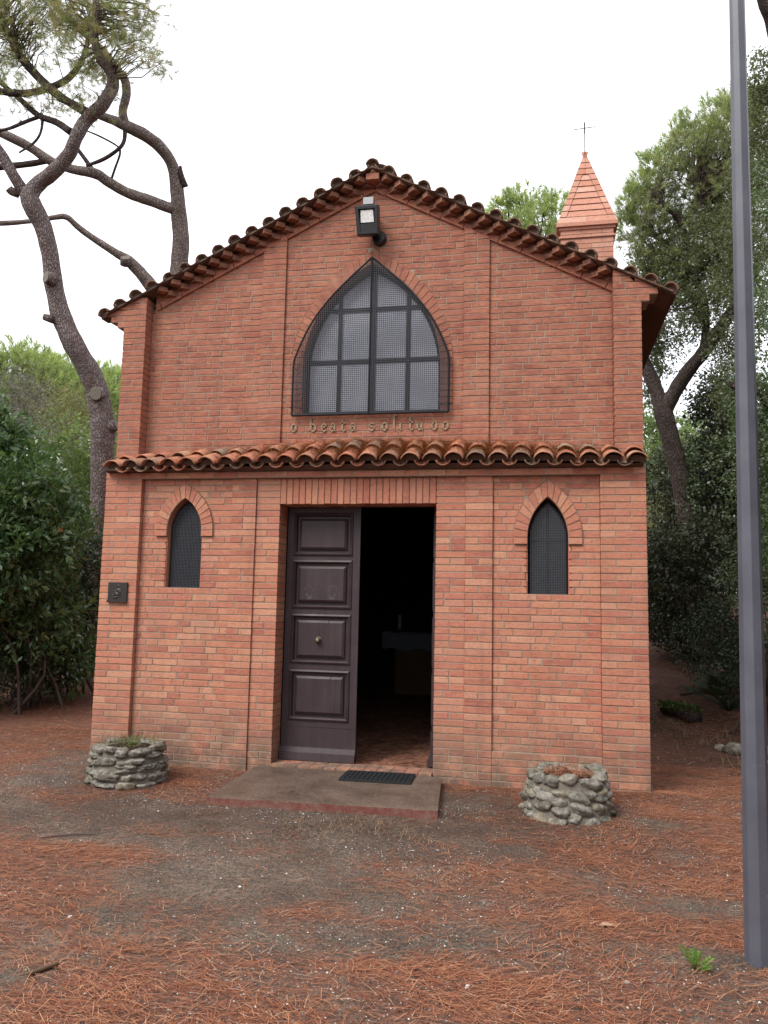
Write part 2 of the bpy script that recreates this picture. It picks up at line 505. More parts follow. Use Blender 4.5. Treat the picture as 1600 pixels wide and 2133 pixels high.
class MB:
    """Collects shapes given in world coordinates into one mesh."""
    def __init__(s):
        s.v = []; s.f = []; s.tint = []

    def add(s, vs, fs, tint=None):
        b = len(s.v)
        s.v += [tuple(map(float, v)) for v in vs]
        s.f += [tuple(i + b for i in f) for f in fs]
        s.tint += [0.0 if tint is None else tint] * len(fs)

    def box(s, x0, x1, y0, y1, z0, z1, tint=None):
        s.add([(x0, y0, z0), (x1, y0, z0), (x1, y1, z0), (x0, y1, z0), (x0, y0, z1), (x1, y0, z1), (x1, y1, z1), (x0, y1, z1)],
              [(0, 3, 2, 1), (4, 5, 6, 7), (0, 1, 5, 4), (1, 2, 6, 5), (2, 3, 7, 6), (3, 0, 4, 7)], tint)

    def chbox(s, x0, x1, y0, y1, z0, z1, c=.004, tint=None, jit=0.0, top=None):
        """a box whose front (-y) edges are chamfered"""
        j = lambda: random.uniform(-jit, jit)
        vs = [(x0, y1, z0), (x1, y1, z0), (x1, y1, z1), (x0, y1, z1)]
        vs += [(x0 + j(), y0 + c, z0 + j()), (x1 + j(), y0 + c, z0 + j()), (x1 + j(), y0 + c, z1 + j()), (x0 + j(), y0 + c, z1 + j())]
        vs += [(x0 + c, y0 + j() * .6, z0 + c + j()), (x1 - c, y0 + j() * .6, z0 + c + j()), (x1 - c, y0 + j() * .6, z1 - c + j()), (x0 + c, y0 + j() * .6, z1 - c + j())]
        if top is not None and (top[0] != x0 or top[1] != x1):      # ends cut on a slant
            for i in (3, 7, 11): vs[i] = (vs[i][0] + top[0] - x0, vs[i][1], vs[i][2])
            for i in (2, 6, 10): vs[i] = (vs[i][0] + top[1] - x1, vs[i][1], vs[i][2])
        fs = [(8, 9, 10, 11)]
        for a in range(4):
            b = (a + 1) % 4
            fs.append((4 + a, 4 + b, 8 + b, 8 + a))
            fs.append((a, b, 4 + b, 4 + a))
        fs.append((3, 2, 1, 0))
        s.add(vs, fs, tint)

    def prism(s, poly, y0, y1, tint=None):
        """poly: (x, z) counter-clockwise seen from -y"""
        n = len(poly)
        vs = [(x, y0, z) for x, z in poly] + [(x, y1, z) for x, z in poly]
        fs = [tuple(range(n)), tuple(range(2 * n - 1, n - 1, -1))]
        for i in range(n):
            j = (i + 1) % n
            fs.append((i, i + n, j + n, j))
        s.add(vs, fs, tint)

    def bar(s, a, b, r, n=4, r2=None):
        a = Vector(a); b = Vector(b); d = (b - a).normalized()
        u = d.orthogonal().normalized(); w = d.cross(u)
        r2 = r if r2 is None else r2
        vs = []
        for p, q in ((a, r), (b, r2)):
            for k in range(n):
                t = 2 * math.pi * k / n + .785
                vs.append(p + (u * math.cos(t) + w * math.sin(t)) * q)
        fs = [(k, (k + 1) % n, n + (k + 1) % n, n + k) for k in range(n)]
        fs += [tuple(range(n - 1, -1, -1)), tuple(range(n, 2 * n))]
        s.add(vs, fs)

    def lathe(s, c, prof, n=24, axis='z'):
        vs = []; fs = []
        for r, h in prof:
            for k in range(n):
                t = 2 * math.pi * k / n
                x, y = r * math.cos(t), r * math.sin(t)
                if axis == 'z': vs.append((c[0] + x, c[1] + y, c[2] + h))
                elif axis == 'y': vs.append((c[0] + x, c[1] + h, c[2] + y))
                else: vs.append((c[0] + h, c[1] + x, c[2] + y))
        m = len(prof)
        for i in range(m - 1):
            for k in range(n):
                k2 = (k + 1) % n
                fs.append((i * n + k, i * n + k2, (i + 1) * n + k2, (i + 1) * n + k))
        fs.append(tuple(range(n - 1, -1, -1))); fs.append(tuple(range((m - 1) * n, m * n)))
        s.add(vs, fs)

    def tube(s, pts, rad, n=10, wob=0.0, seed=0, cap=True):
        pts = [Vector(p) for p in pts]
        m = len(pts)
        vs = []; fs = []
        u = None
        for i, p in enumerate(pts):
            d = (pts[min(i + 1, m - 1)] - pts[max(i - 1, 0)]).normalized()
            u = d.orthogonal().normalized() if u is None else (u - d * u.dot(d)).normalized()
            w = d.cross(u)
            for k in range(n):
                t = 2 * math.pi * k / n
                dr = u * math.cos(t) + w * math.sin(t)
                r = rad[i]
                if wob:
                    q = p + dr * r
                    r *= 1 + wob * (mnoise.noise(Vector((q.x * 6 + seed, q.y * 6, q.z * 3))) + .6 * mnoise.noise(Vector((q.x * 15 + seed, q.y * 15, q.z * 8))))
                vs.append(p + dr * r)
        for i in range(m - 1):
            for k in range(n):
                k2 = (k + 1) % n
                fs.append((i * n + k, i * n + k2, (i + 1) * n + k2, (i + 1) * n + k))
        if cap:
            fs.append(tuple(range(n - 1, -1, -1))); fs.append(tuple(range((m - 1) * n, m * n)))
        s.add(vs, fs)

    def mesh(s, name, off=(0, 0, 0), smooth=False, fix=True):
        me = bpy.data.meshes.new(name)
        o = Vector(off)
        me.from_pydata([(v[0] - o[0], v[1] - o[1], v[2] - o[2]) for v in s.v], [], s.f)
        if any(s.tint):
            a = me.attributes.new('tint', 'FLOAT', 'FACE')
            a.data.foreach_set('value', s.tint)
        if fix:
            bm = bmesh.new(); bm.from_mesh(me)
            bmesh.ops.recalc_face_normals(bm, faces=bm.faces)
            bm.to_mesh(me); bm.free()
        if smooth: shade(me)
        return me

    def build(s, name, mat, parent=None, smooth=False, at_=None, fix=True):
        loc = Vector(at_) if at_ is not None else (W(parent) if parent is not None else Vector((0, 0, 0)))
        return link(name, s.mesh(name, loc, smooth, fix), mat, parent, loc)


def smooth_path(P, R, k=6):
    """Catmull-Rom through points with radii"""
    P = [np.asarray(p, float) for p in P]
    P = [2 * P[0] - P[1]] + P + [2 * P[-1] - P[-2]]
    R = [R[0]] + list(R) + [R[-1]]
    out, rad = [], []
    for i in range(1, len(P) - 2):
        for j in range(k):
            t = j / k
            a, b, c, d = P[i - 1], P[i], P[i + 1], P[i + 2]
            out.append(.5 * ((2 * b) + (c - a) * t + (2 * a - 5 * b + 4 * c - d) * t * t + (3 * b - a - 3 * c + d) * t ** 3))
            rad.append(R[i] * (1 - t) + R[i + 1] * t)
    out.append(P[-2]); rad.append(R[-2])
    return out, rad


def np_mesh(name, V, n_per, tint, mat):
    """Mesh of many polygons: V is (N, n_per, 3); one tint per polygon."""
    N = len(V)
    me = bpy.data.meshes.new(name)
    me.vertices.add(N * n_per)
    me.vertices.foreach_set('co', np.ascontiguousarray(V, dtype=np.float32).ravel())
    me.loops.add(N * n_per)
    me.loops.foreach_set('vertex_index', np.arange(N * n_per, dtype=np.int32))
    me.polygons.add(N)
    me.polygons.foreach_set('loop_start', np.arange(0, N * n_per, n_per, dtype=np.int32))
    me.update(calc_edges=True)
    a = me.attributes.new('tint', 'FLOAT', 'FACE')
    a.data.foreach_set('value', np.asarray(tint, np.float32))
    me.materials.append(mat)
    return me


def unit(v):
    return v / np.maximum(np.linalg.norm(v, axis=-1, keepdims=True), 1e-9)


def rand_dir(n):
    return unit(rng.normal(size=(n, 3)))


def leaf_quads(P, d, nrm, ln, wd):
    """diamond leaves: P base (N,3), d direction, nrm normal-ish"""
    s = unit(np.cross(d, nrm))
    up = unit(np.cross(s, d))
    L = ln[:, None]; Wd = wd[:, None]
    return np.stack([P, P + d * L * .45 + s * Wd + up * L * .07, P + d * L, P + d * L * .45 - s * Wd + up * L * .07], axis=1)
# ------------------------------------------------------------------ ground
def height(x, y):
    x = np.asarray(x, float); y = np.asarray(y, float)
    h = -.04 + .02 * (fbm(x * .5, y * .5, 3) - .5) + .028 * (fbm(x * 2.3, y * 2.3, 11) - .5) * sstep(-.2, -1.2, y - 0 * x)
    right = sstep(2.6, 4.2, x) * (.13 * np.maximum(0, y - 3.6) + .10 * np.maximum(0, x - 4.2) * sstep(-.5, 2.5, y))
    left = sstep(-2.6, -4.2, x) * .05 * np.maximum(0, y - .5)
    h = h + np.minimum(right, 2.2) + np.minimum(left, 1.2)
    h = h + .045 * sstep(.25, .0, np.abs(y + .02)) * sstep(1.6, 2.7, x) * sstep(3.2, 2.9, x)
    # ruts scraped in front of the doorstep
    for (cx_, cy_, a) in ((-.05, -1.75, .5), (.28, -1.85, .55)):
        u = (x - cx_) * math.cos(a) + (y - cy_) * math.sin(a)
        v = -(x - cx_) * math.sin(a) + (y - cy_) * math.cos(a)
        h = h - .035 * np.exp(-(v / .05) ** 2) * np.exp(-(u / .45) ** 4) + .018 * np.exp(-((np.abs(v) - .1) / .05) ** 2) * np.exp(-(u / .45) ** 4)
    return h


def littermask(x, y):
    x = np.asarray(x, float); y = np.asarray(y, float)
    n = .55 * fbm(x * .75 + 3, y * 1.15, 21, 5) + .45 * fbm(x * 1.9 + 8, y * 3.1, 27, 5)
    m = .66 + (n - .5) * 1.9
    m = m + .10 * sstep(-3.3, -4.6, y) + .12 * sstep(1.8, 3.4, np.abs(x)) - .50 * np.exp(-((x - .1) / 2.6) ** 2 - ((y + 1.6) / 1.25) ** 2)
    m = m + .42 * sstep(1.9, 3.4, x) * sstep(-3.4, -1.2, y) - .2 * np.exp(-((x - 2.9) / .6) ** 2 - ((y + .9) / .35) ** 2)
    m = m + .45 * sstep(.6, 2.5, y) - .28 * np.exp(-((x + 3.4) / 1.0) ** 2 - ((y - .1) / .9) ** 2) - .15 * np.exp(-((x - .6) / .9) ** 2 - ((y + 3.3) / .6) ** 2)
    return np.clip(m, 0, 1)


def grid_sheet(xs, ys, name):
    X, Y = np.meshgrid(xs, ys, indexing='ij')
    Z = height(X, Y)
    nx, ny = X.shape
    me = bpy.data.meshes.new(name)
    I = np.arange(nx * ny).reshape(nx, ny)
    F = np.stack([I[:-1, :-1], I[1:, :-1], I[1:, 1:], I[:-1, 1:]], -1).reshape(-1, 4)
    me.vertices.add(nx * ny)
    me.vertices.foreach_set('co', np.stack([X, Y, Z], -1).astype(np.float32).ravel())
    me.loops.add(F.size); me.loops.foreach_set('vertex_index', F.astype(np.int32).ravel())
    me.polygons.add(len(F)); me.polygons.foreach_set('loop_start', np.arange(0, F.size, 4, dtype=np.int32))
    me.update(calc_edges=True)
    ground_dark = np.maximum(sstep(2.9, 3.9, X + .25 * (fbm(X * 2, Y * 2, 77) - .5)) * sstep(-1.0, .8, Y), sstep(2.0, 4.5, Y) * (np.abs(X) > 2.7)) * .9  # shade under the trees, put into the ground colour
    ground_dark = np.maximum(ground_dark, .62 * sstep(-2.5, -1.5, Y) * sstep(.2, -.1, Y) * sstep(3.2, 1.8, np.abs(X - .2)) * (.5 + .9 * fbm(X * 1.6, Y * 1.6, 83)))  # damp soil in front of the doorstep
    h_ = me.attributes.new('shade_damp', 'FLOAT', 'POINT')
    h_.data.foreach_set('value', ground_dark.astype(np.float32).ravel())
    a = me.attributes.new('litter', 'FLOAT', 'POINT')
    a.data.foreach_set('value', littermask(X, Y).astype(np.float32).ravel())
    shade(me)
    return me


def axis(lo, hi, step, far, k=1.35):
    mid = list(np.arange(lo, hi + 1e-6, step))
    s = step; out = []; v = hi
    while v < far:
        s *= k; v += s; out.append(v)
    s = step; inn = []; v = lo
    while v > -far:
        s *= k; v -= s; inn.append(v)
    return np.array(inn[::-1] + mid + out)


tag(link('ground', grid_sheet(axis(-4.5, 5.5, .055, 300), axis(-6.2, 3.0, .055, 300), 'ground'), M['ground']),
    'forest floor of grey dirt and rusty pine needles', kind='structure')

# ------------------------------------------------------------------ chapel
chapel = empty('chapel', (0, 0, 0), 'small red brick chapel with pointed windows and a half open door', 'chapel')
RH = .065                                       # course height
Z0 = .01
TL, TR, XC, ZB = .487, .515, .04, 5.89          # roof slopes, apex, underside of the rake band at the apex


def zband(x):
    return ZB - (TL * (XC - x) if x < XC else TR * (x - XC))


def arch_half(z, w, zs, za, t=0.0):
    h = za - zs
    R = (w * w + h * h) / (2 * w)
    if z <= zs:
        return w + t
    d = (R + t) ** 2 - (z - zs) ** 2
    if d <= 0: return 0.0
    return max(0.0, w - R + math.sqrt(d))


def arch_curve(w, zs, za, n=12, t=0.0):
    """right side from spring to apex: (dx, z)"""
    h = za - zs
    R = (w * w + h * h) / (2 * w)
    cx_ = w - R
    top = math.atan2(math.sqrt((R + t) ** 2 - cx_ ** 2), -cx_)
    return [(cx_ + (R + t) * math.cos(top * k / n), zs + (R + t) * math.sin(top * k / n)) for k in range(n + 1)]


WIN = [dict(c=-1.81, w=.185, s=1.69, zs=2.285, za=2.61, y=.06, ring=.125),
       dict(c=1.81, w=.185, s=1.69, zs=2.225, za=2.605, y=.06, ring=.125)]
BIG = dict(c=.03, w=.72, s=3.52, zs=3.98, za=5.10, y=.31, ring=.13)
DX0, DX1, DZ = -.80, .765, Z0 + 39 * RH        # door opening
bricks = []                                    # x0, x1, y, z0, z1, depth, upper?
mort = MB()


def cut(iv, a, b):
    out = []
    for (p, q) in iv:
        if b <= p or a >= q: out.append((p, q)); continue
        if a > p: out.append((p, a))
        if b < q: out.append((b, q))
    return out


def zone(x0, x1, y, k0, k1, kind, depth=.035, holes=(), slope=None, upper=False, inset=(0, 0), back=.34, fixed=None):
    for k in range(k0, k1):
        z0 = Z0 + k * RH; z1 = z0 + RH
        iv = [(x0, x1)]; im = [(x0 + inset[0], x1 - inset[1])]; sl = {}
        zb0, zb1 = z0 + .005, z1 - .005
        for h in holes:
            if z0 < h['s'] - .02: continue
            o0, o1 = [max(arch_half(z, h['w'], h['zs'], h['za'], h['ring'] if z0 > h['zs'] - h.get('leg', 1) * RH - .01 else 0), 0) for z in (zb0, zb1)]
            if o0 > 0.0:
                iv = cut(iv, h['c'] - o1 - .005, h['c'] + o1 + .005)
                sl[round(h['c'] - o1 - .005, 6)] = h['c'] - o0 - .005; sl[round(h['c'] + o1 + .005, 6)] = h['c'] + o0 + .005
            i = arch_half(z0, h['w'], h['zs'], h['za'], .03)
            if i > 0: im = cut(im, h['c'] - i, h['c'] + i)
        if slope is not None:
            lx = XC - (ZB + slope - z1) / TL; rx = XC + (ZB + slope - z1) / TR
            l0 = XC - (ZB + slope - zb0) / TL; r0 = XC + (ZB + slope - zb0) / TR
            if lx > x0: sl[round(l0, 6)] = None
            nv = []
            for a, b in iv:
                A, B = max(a, l0), min(b, r0)
                if B - A > .02:
                    nv.append((A, B))
            iv = nv
            im = [(max(a, lx), min(b, rx)) for a, b in im if min(b, rx) - max(a, lx) > .02]
            tl, tr = lx, rx
        for a, b in im:
            mort.box(a, b, y + .0048, back, z0, z1)
        jt = .010
        if kind == 'strip':
            mode = random.random()
            w = x1 - x0
            cuts = [x0, x1] if mode < .55 else ([x0, x0 + w / 2, x1] if mode < .9 else [x0, x0 + w * .3, x1])
        else:
            cuts = [x0]
            x = x0
            s, h = .262, .131
            if kind == 'pier':
                seq = [s, h] if k % 2 else [h, s]
                tot = sum(seq)
                for q in seq: x += q * (x1 - x0) / tot; cuts.append(x)
            else:
                off = (.131 if k % 2 else .066) + random.choice((0, 0, .02, -.02))
                x = x0 + off; cuts.append(x)
                turn = random.random() < .5
                while x < x1 - .09:
                    q = s if (turn or random.random() < .25) else h
                    turn = not turn
                    x += q + random.uniform(-.006, .006)
                    if x > x1 - .06: x = x1
                    cuts.append(min(x, x1))
                if cuts[-1] < x1: cuts.append(x1)
        for a, b in zip(cuts[:-1], cuts[1:]):
            for p, q in iv:
                u, v = max(a, p), min(b, q)
                if v - u < .022: continue
                bu = u + (jt / 2 if u > x0 + .001 else .001); bv = v - (jt / 2 if v < x1 - .001 else .001)
                bu0 = bu1 = bu; bv0 = bv1 = bv          # bottom and top ends
                ku, kv = round(u, 6), round(v, 6)
                if u == p and sl.get(ku) is not None: bu0 = sl[ku] + .001
                if v == q and sl.get(kv) is not None: bv0 = sl[kv] - .001
                if slope is not None:
                    bu1 = min(max(bu1, tl), bv1 - .002); bv1 = max(min(bv1, tr), bu1 + .002)
                if bv0 - bu0 < .006: continue
                bricks.append((bu0, bv0, y + random.uniform(-.0018, .0018), z0 + jt / 2 + random.uniform(-.001, .001),
                               z1 - jt / 2 + random.uniform(-.001, .001), depth, upper, bu1, bv1))


KB = -2
W2, PI_, S2, S1 = 2.685, 2.28, 1.305, 1.046
# lower storey
for sg in (-1, 1):
    a, b = sorted((sg * PI_, sg * W2)); zone(a, b, 0, KB, 43, 'pier', .06, inset=(.005, .005))
    a, b = sorted((sg * S2, sg * PI_)); h = [WIN[0 if sg < 0 else 1]]
    zone(a, b, .036, KB, 3 if sg < 0 else 4, 'run')
    zone(a, b, .06, 3 if sg < 0 else 4, 43, 'run', holes=h)
    a, b = sorted((sg * S1, sg * S2)); zone(a, b, .034, KB, 43, 'strip', .05, inset=(.004, .004))
zone(-S1, DX0, .055, KB, 43, 'strip', .24, inset=(0, .006), back=.32)
zone(DX1, S1, .055, KB, 43, 'strip', .24, inset=(.006, 0), back=.32)
zone(DX0, DX1, .055, KB, 0, 'run')
zone(-W2, W2, -.002, 43, 44, 'run')
mort.box(DX0 + .003, DX1 - .003, .062, .30, DZ + .004, Z0 + 43 * RH)
# upper storey
UP_, US2, US1 = 2.43, (-1.165, .985), (-.905, 1.245)
for sg in (-1, 1):
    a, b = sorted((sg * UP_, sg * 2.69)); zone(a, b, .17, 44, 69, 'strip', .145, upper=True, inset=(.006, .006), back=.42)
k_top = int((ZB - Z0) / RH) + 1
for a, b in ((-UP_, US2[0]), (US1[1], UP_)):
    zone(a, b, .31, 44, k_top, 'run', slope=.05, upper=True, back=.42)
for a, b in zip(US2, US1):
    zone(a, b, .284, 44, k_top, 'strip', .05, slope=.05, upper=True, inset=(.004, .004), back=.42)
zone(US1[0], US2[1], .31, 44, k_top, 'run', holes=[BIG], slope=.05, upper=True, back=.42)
# stepped corbels under the eaves
for sg in (-1, 1):
    for k, e in ((69, .075), (70, .155), (71, .2), (72, .2), (73, .2)):
        a, b = sorted((sg * UP_, sg * (2.69 + e)))
        zone(a, b, .168, k, k + 1, 'run' if k > 70 else 'pier', .145, slope=.175, upper=True, inset=(.006, .006), back=.42)
mort.build('wall', M['mortar'], chapel)


def share(b):
    x0, x1, y, z0, z1, d, u, xa, xb = b
    if abs(xa - x0) + abs(xb - x1) > 1e-6: return 0
    px, py, dp = project(((x0 + x1) / 2, y, (z0 + z1) / 2))
    if not (0 < px < 1600 and 0 < py < 2133): return 0
    return (x1 - x0) * (z1 - z0) / dp ** 2


# some stand behind the planters or the tile hood: not among the individuals
def covered(b):
    px, py, _ = project(((b[0] + b[1]) / 2, b[2], (b[3] + b[4]) / 2))
    return (1095 < px < 1290 and py > 1600) or (170 < px < 330 and py > 1545) or (905 < py < 985) or b[3] < -.03


order = sorted([i for i in range(len(bricks)) if not covered(bricks[i])], key=lambda i: -share(bricks[i]))
chosen = set(order[:300])
cache = {}
stuff = {False: MB(), True: MB()}
for i, (x0, x1, y, z0, z1, d, u, xa, xb) in enumerate(bricks):
    if i in chosen:
        key = (round((x1 - x0) / .004), d, u, random.randrange(2))
        if key not in cache:
            w = key[0] * .002
            mb = MB(); mb.chbox(-w, w, 0, d, -.0275, .0275, .0025, jit=.0014)
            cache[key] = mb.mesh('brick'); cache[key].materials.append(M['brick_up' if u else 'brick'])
        link('brick', cache[key], None, chapel, ((x0 + x1) / 2, y, (z0 + z1) / 2))
    else:
        stuff[u].chbox(x0, x1, y, y + d, z0, z1, .0025, tint=random.random() + .001, jit=.0014, top=(xa, xb))
allb = MB()
nlow = len(stuff[False].f)
allb.add(stuff[False].v, stuff[False].f); allb.add(stuff[True].v, stuff[True].f)
allb.tint = stuff[False].tint + stuff[True].tint
me = allb.mesh('brickwork')
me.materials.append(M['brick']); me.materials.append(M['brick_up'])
me.polygons.foreach_set('material_index', [0] * nlow + [1] * (len(me.polygons) - nlow))
tag(link('brickwork', me, None, chapel), kind='stuff')


# arches: voussoirs, lining
def voussoirs(h, n, proud, up, leg=0):
    inner = arch_curve(h['w'], h['zs'] , h['za'], 200, .004)
    outer = arch_curve(h['w'], h['zs'], h['za'], 200, h['ring'])
    yf = h['y'] - proud
    m = M['brick_up' if up else 'brick']
    for sg in (-1, 1):
        for k in range(-leg, n):
            if k < 0:
                za, zb = h['zs'] + k * RH, h['zs'] + (k + 1) * RH
                q = [(h['w'] + .004, za), (h['w'] + h['ring'], za), (h['w'] + h['ring'], zb), (h['w'] + .004, zb)]
            else:
                a, b = int(200 * k / n), int(200 * (k + 1) / n)
                q = [inner[a], outer[a], outer[b], inner[b]]
            cx_ = sum(p[0] for p in q) / 4; cz_ = sum(p[1] for p in q) / 4
            g = .93
            gz = []
            for i, (x, z) in enumerate(q):
                o = q[{0: 3, 1: 2, 2: 1, 3: 0}[i]]
                gz.append((x + (o[0] - x) * .07, z + (o[1] - z) * .07))
            gz = [(h['c'] + sg * x, z) for x, z in gz]
            if sg < 0: gz = gz[::-1]
            mb = MB(); mb.prism(gz, yf + random.uniform(-.002, .002), yf + .05)
            mb.build('voussoir', m, chapel, at_=(h['c'] + sg * cx_, yf, cz_))
    # mortar bed behind the voussoirs and the lining of the opening
    mb = MB()
    ci = [(h['w'] - .0, h['zs'] - leg * RH)] + arch_curve(h['w'], h['zs'], h['za'], 24)
    co = [(h['w'] + h['ring'] - .004, h['zs'] - leg * RH)] + arch_curve(h['w'], h['zs'], h['za'], 24, h['ring'] - .004)
    for sg in (-1, 1):
        for i in range(len(ci) - 1):
            q = [(h['c'] + sg * p[0], p[1]) for p in (ci[i], co[i], co[i + 1], ci[i + 1])]
            if sg < 0: q = q[::-1]
            mb.prism(q, yf + .008, h['y'] + .012)
    mb.build('arch_mortar', M['mortar'], chapel)
    mb = MB()
    depth = .16
    pts = [(h['w'], h['s'])] + arch_curve(h['w'], h['zs'], h['za'], 24)
    for sg in (-1, 1):
        for p, q in zip(pts[:-1], pts[1:]):
            e = .04
            nx, nz = q[1] - p[1], -(q[0] - p[0])
            l = math.hypot(nx, nz); nx, nz = nx / l * e, nz / l * e
            poly = [(h['c'] + sg * x, z) for x, z in ((p[0], p[1]), (p[0] + nx, p[1] + nz), (q[0] + nx, q[1] + nz), (q[0], q[1]))]
            if sg < 0: poly = poly[::-1]
            mb.prism(poly, h['y'] + .013, h['y'] + depth)
    mb.box(h['c'] - h['w'] - .03, h['c'] + h['w'] + .03, h['y'] + .013, h['y'] + depth, h['s'] - .045, h['s'])
    mb.build('reveal', m, chapel)


for h in WIN: voussoirs(h, 8, .024, False, 1)
voussoirs(BIG, 21, .012, True, 6)

# soldier course over the door
n = 24
for k in range(n):
    a = DX0 + (DX1 - DX0) * k / n; b = DX0 + (DX1 - DX0) * (k + 1) / n
    mb = MB(); mb.chbox(a + .004, b - .004, .048 + random.uniform(-.0015, .0015), .29, DZ + random.uniform(-.003, .003), Z0 + 43 * RH - .005, .0035, jit=.001)
    mb.build('lintel_brick', M['brick'], chapel, at_=((a + b) / 2, .05, DZ + .12))

# rake band of bricks laid along the slope, dog-tooth courses, thin tile course
def slope_frame(sg):
    t = TL if sg < 0 else TR
    a = math.atan(t)
    return a, Vector((sg * math.cos(a), 0, -math.sin(a))), Vector((sg * math.sin(a), 0, math.cos(a)))


tooth_mesh = {}
for sg in (-1, 1):
    a, ds, up = slope_frame(sg)
    L = (UP_ - .0) / math.cos(a) - .02
    s = .0; k = 0
    while s < L - .05:
        ln = min(.262 if k % 3 else .131, L - s)
        p = Vector((XC, 0, ZB)) + ds * s
        q = p + ds * (ln - .008)
        poly = [(p.x, p.z), (q.x, q.z), (q.x + up.x * .062, q.z + up.z * .062), (p.x + up.x * .062, p.z + up.z * .062)]
        if sg < 0: poly = poly[::-1]
        mb = MB(); mb.prism(poly, .286 + random.uniform(-.003, .003), .33)
        mb.build('rake_brick', M['brick_up'], chapel, at_=(p.x, .29, p.z))
        s += ln; k += 1
    pitch = .145
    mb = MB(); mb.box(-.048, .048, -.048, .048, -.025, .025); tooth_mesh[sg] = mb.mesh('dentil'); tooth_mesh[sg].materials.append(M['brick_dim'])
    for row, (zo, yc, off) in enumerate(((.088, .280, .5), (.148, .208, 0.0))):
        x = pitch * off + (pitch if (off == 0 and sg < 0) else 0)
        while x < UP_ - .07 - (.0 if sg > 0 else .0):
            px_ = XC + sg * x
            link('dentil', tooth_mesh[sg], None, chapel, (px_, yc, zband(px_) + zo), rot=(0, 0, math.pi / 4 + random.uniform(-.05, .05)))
            x += pitch
    # solid backing behind the teeth, and the thin tile course above them
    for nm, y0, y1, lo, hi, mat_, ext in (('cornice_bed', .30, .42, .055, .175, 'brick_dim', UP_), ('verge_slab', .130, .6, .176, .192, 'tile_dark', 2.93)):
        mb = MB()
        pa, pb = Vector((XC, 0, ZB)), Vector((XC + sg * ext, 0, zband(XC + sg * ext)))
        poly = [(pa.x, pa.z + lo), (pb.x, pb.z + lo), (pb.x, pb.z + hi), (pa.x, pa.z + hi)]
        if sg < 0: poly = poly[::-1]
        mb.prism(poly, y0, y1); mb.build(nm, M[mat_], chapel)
mb = MB(); mb.chbox(XC - .07, XC + .07, .15, .3, ZB + .055, ZB + .125, .004); mb.build('apex_brick', M['brick_up'], chapel)


M['dark_mortar'] = simple('dark_mortar', (.12, .08, .062), .95, .1, nscale=25, amt=.5)


# curved roof tiles
def coppo(r1, r2, L, up=True, n=8, th=.013, arc=math.pi * .94, flat=1.0):
    """half-pipe along +y from 0 (mouth) to L; up: cover, else channel"""
    mb = MB()
    vs = []
    for y, r in ((0, r1), (L, r2)):
        for t_ in (0, th):
            for k in range(n + 1):
                t = math.pi / 2 - arc / 2 + arc * k / n
                rr = r - t_
                w = 1 + .03 * math.sin(k * 1.7)
                vs.append((rr * math.cos(t) * 1.0, y, (rr * math.sin(t) * w - r * .12) * flat * (1 if up else -1)))
    m = n + 1
    fs = []
    for k in range(n):
        fs.append((k, k + 1, 2 * m + k + 1, 2 * m + k))
        fs.append((m + k + 1, m + k, 3 * m + k, 3 * m + k + 1))
        fs.append((k + 1, k, m + k, m + k + 1))
        fs.append((2 * m + k, 2 * m + k + 1, 3 * m + k + 1, 3 * m + k))
    fs.append((0, 2 * m, 3 * m, m)); fs.append((n, m + n, 3 * m + n, 2 * m + n))
    mb.add(vs, fs)
    return mb


tile_up = coppo(.070, .060, .46, flat=.88).mesh('roof_tile', smooth=True); tile_dn = coppo(.066, .058, .46, False, flat=.55).mesh('roof_tile', smooth=True)
for me_ in (tile_up, tile_dn): me_.materials.append(M['tile_dark'])
for sg in (-1, 1):
    a, ds, up = slope_frame(sg)
    k = 0
    while True:
        s = k * .1025
        x = XC + ds.x * s
        if abs(x - XC) > 2.96: break
        cover = k % 2 == 0
        if k == 0 and sg > 0: k += 1; continue
        z = ZB - abs(ds.z) * s + (.200 if cover else .210) + (0.015 if k == 0 else 0)
        y = .105 + random.uniform(-.015, .015) + (0 if cover else .012)
        if cover:                                   # mortar stuffed under the mouth of each cover tile
            mb = MB(); pts_ = [(.060 * math.cos(t), .050 * math.sin(t) - .010) for t in np.linspace(0, math.pi, 9)]
            mb.prism([(-.066, -.030), (.066, -.030)] + pts_, .045, .2)
            link('tile_mortar', mb.mesh('tile_mortar'), M['dark_mortar'], chapel, (x, y, z), rot=(.05, -sg * -a if k else 0, 0))
        link('roof_tile', tile_up if cover else tile_dn, None, chapel, (x, y, z), rot=(random.uniform(.03, .07), -sg * -a if k else 0, random.uniform(-.03, .03)))
        k += 1

# main roof behind the verge: boarding and long runs of tiles down each slope
for sg in (-1, 1):
    a, ds, up = slope_frame(sg)
    p = Vector((XC, 0, ZB + .194)); q = p + ds * (2.98 / math.cos(a) - .02)
    poly = [(p.x, p.z), (q.x, q.z), (q.x + up.x * .05, q.z + up.z * .05), (p.x, p.z + .055)]
    if sg < 0: poly = poly[::-1]
    mb = MB(); mb.prism(poly, .34, 7.7); mb.build('roof', M['dark_mortar'], chapel)
mb = MB()
for sg in (-1, 1):
    a, ds, up = slope_frame(sg)
    for j in range(34):
        y = .62 + j * .21
        for cov in (True, False):
            yy = y + (0 if cov else .105)
            src = coppo(.085, .085, 3.32, cov, 5)
            vs = []
            for (vx, vy, vz) in src.v:
                P = Vector((XC, yy + vx, ZB + .285)) + ds * (3.36 - vy) + up * (vz + (.03 if cov else .03))
                vs.append(P)
            mb.add(vs, src.f, tint=random.random() + .01)
tag(mb.build('roof_tiles', M['tile_dark'], chapel), kind='stuff')
ridge = coppo(.11, .1, 7.2).mesh('ridge_tile', smooth=True)
link('ridge_tile', ridge, M['tile_dark'], chapel, (XC, .5, ZB + .33))

